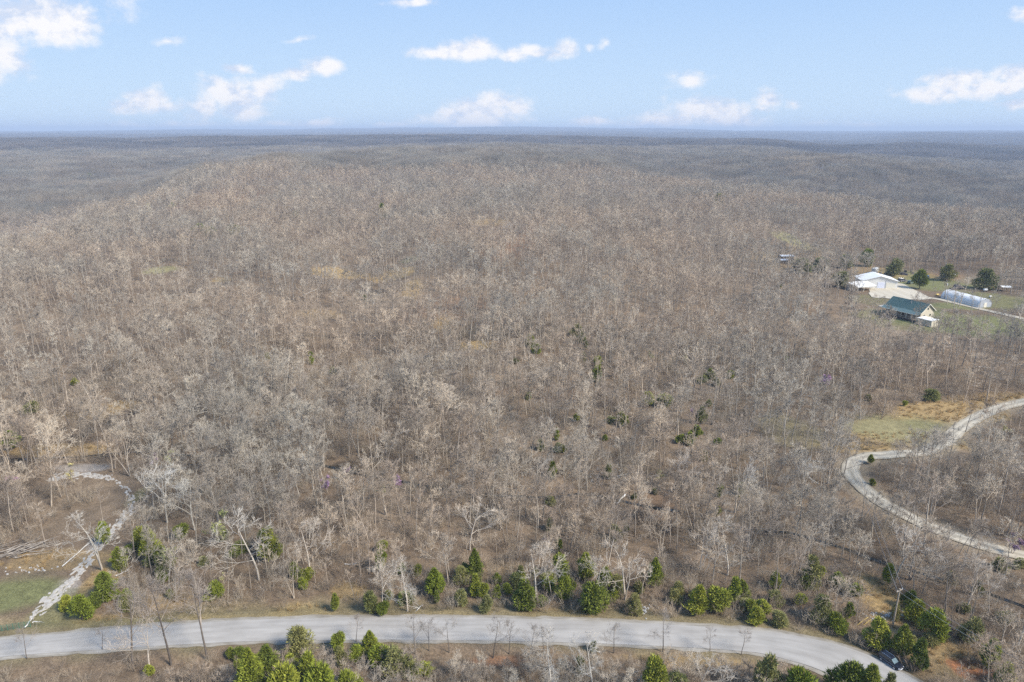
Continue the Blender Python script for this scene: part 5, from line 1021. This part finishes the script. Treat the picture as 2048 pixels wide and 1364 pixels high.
def tank(px, py, L_, r, ang, label, m_, name='tank', cat='tank'):
    c = gp(px, py); t = empty(name, c, ang, label, cat); q = MB(); q.tube([(-L_/2, 0, r+.3), (-L_/2+r*.4, 0, r+.3), (L_/2-r*.4, 0, r+.3), (L_/2, 0, r+.3)], [r*.6, r, r, r*.6], 14); q.build('vessel', M[m_], t)
    for x in (-L_*.3, L_*.3): q = MB(); q.box((x, 0, .2), (.2, r * 1.4, .5)); q.build('foot', M['dark'], t)
tank(1970, 583, 2.4, .6, .3, 'white gas tank on the grass behind the greenhouse', 'white'); tank(1874, 592, 1.6, .4, .2, 'yellow tank at the left end of the greenhouse', 'yellow'); tank(1980, 596, 1.2, .45, .2, 'small white tank on the lawn right of the greenhouse', 'white')
def van(px, py, ang, label, m_, L_=6.0, h=2.6, w=2.4):
    c = gp(px, py); t = empty('caravan', c, ang, label, 'caravan'); q = MB(); q.box((0, 0, h / 2 + .45), (L_, w, h - .1)); q.build('body', M[m_], t, bevel=.5)
    for x in (-.7, .7): q = MB(); q.tube([(x, -w/2-.02, .36), (x, -w/2+.25, .36)], .36, 12); q.build('wheel', M['tyre'], t)
    q = MB(); q.box((L_*.2, -w/2-.02, h*.6+.3), (1.1, .05, .7)); q.build('window', M['glass'], t); q = MB(); q.tube([(L_/2, 0, .5), (L_/2+1.1, 0, .5)], .07, 5); q.build('tow_bar', M['dark'], t)
van(1749, 546, .8, 'rounded white caravan under the trees behind the workshop', 'white', 5.2, 2.6)
make_car('parked_car', gp(1700, 577), .35, M['rim'], 'silver car parked among the trees left of the workshop'); make_car('parked_car', gp(1853, 557), 1.2, M['blue'], 'small blue car on the grass behind the single farm cedar'); make_car('parked_car', gp(1804, 563), .2, M['junk'], 'black vehicle on the grass right of the workshop'); make_car('parked_car', gp(1820, 567), .7, M['grn'], 'dull green vehicle next to the single farm cedar')
def scrap(px, py, wx, wy, n, label, seed):
    rg_ = random.Random(seed); q = MB()
    for _ in range(n): g = gp(px + rg_.gauss(0, wx), py + rg_.gauss(0, wy)); q.box((g.x, g.y, g.z + .4), (rg_.uniform(.4, 2.2), rg_.uniform(.4, 1.4), rg_.uniform(.4, 1.4)), rz=rg_.uniform(0, 3), tilt=Matrix.Rotation(rg_.gauss(0, .25), 4, 'X'))
    tag(q.build('scrap_heap', M['junk']), label, 'scrap heap')
scrap(1795, 548, 14, 1.6, 34, 'long heap of dark scrap along the wood edge behind the farm', 1); scrap(1913, 577, 6, 1.5, 22, 'dark brush and scrap heap behind the greenhouse', 2); scrap(1563, 524, 3, 1.5, 8, 'dark scrap beside the lone pale roofed sheds', 3); scrap(1775, 632, 6, 3, 14, 'dark odds and ends beside the left end of the farmhouse porch', 4)

# ------------------------------------------------------------------ haze
hz = MB(); hz.box((0, 0, (150 - 160) / 2), (33000, 33000, 310)); ho = hz.build('haze', M['soil']); ho.data.materials.clear()
hm = bpy.data.materials.new('haze'); hm.use_nodes = True; nt = hm.node_tree; nt.nodes.clear(); vo = nt.nodes.new('ShaderNodeVolumePrincipled'); vo.inputs['Color'].default_value = (.62, .73, .90, 1); vo.inputs['Density'].default_value = .00016 / WORLD; vo.inputs['Anisotropy'].default_value = 0
out = nt.nodes.new('ShaderNodeOutputMaterial'); nt.links.new(vo.outputs[0], out.inputs['Volume']); ho.data.materials.append(hm); tag(ho, 'thin blue haze over the distant hills', 'haze', kind='stuff')

# ------------------------------------------------------------------ to metres
for o in scn.objects:
    if o.parent is None: o.location = o.location * WORLD; o.scale = o.scale * (WORLD if o.type not in ('CAMERA', 'LIGHT') else 1)
scn.cycles.use_denoising = False
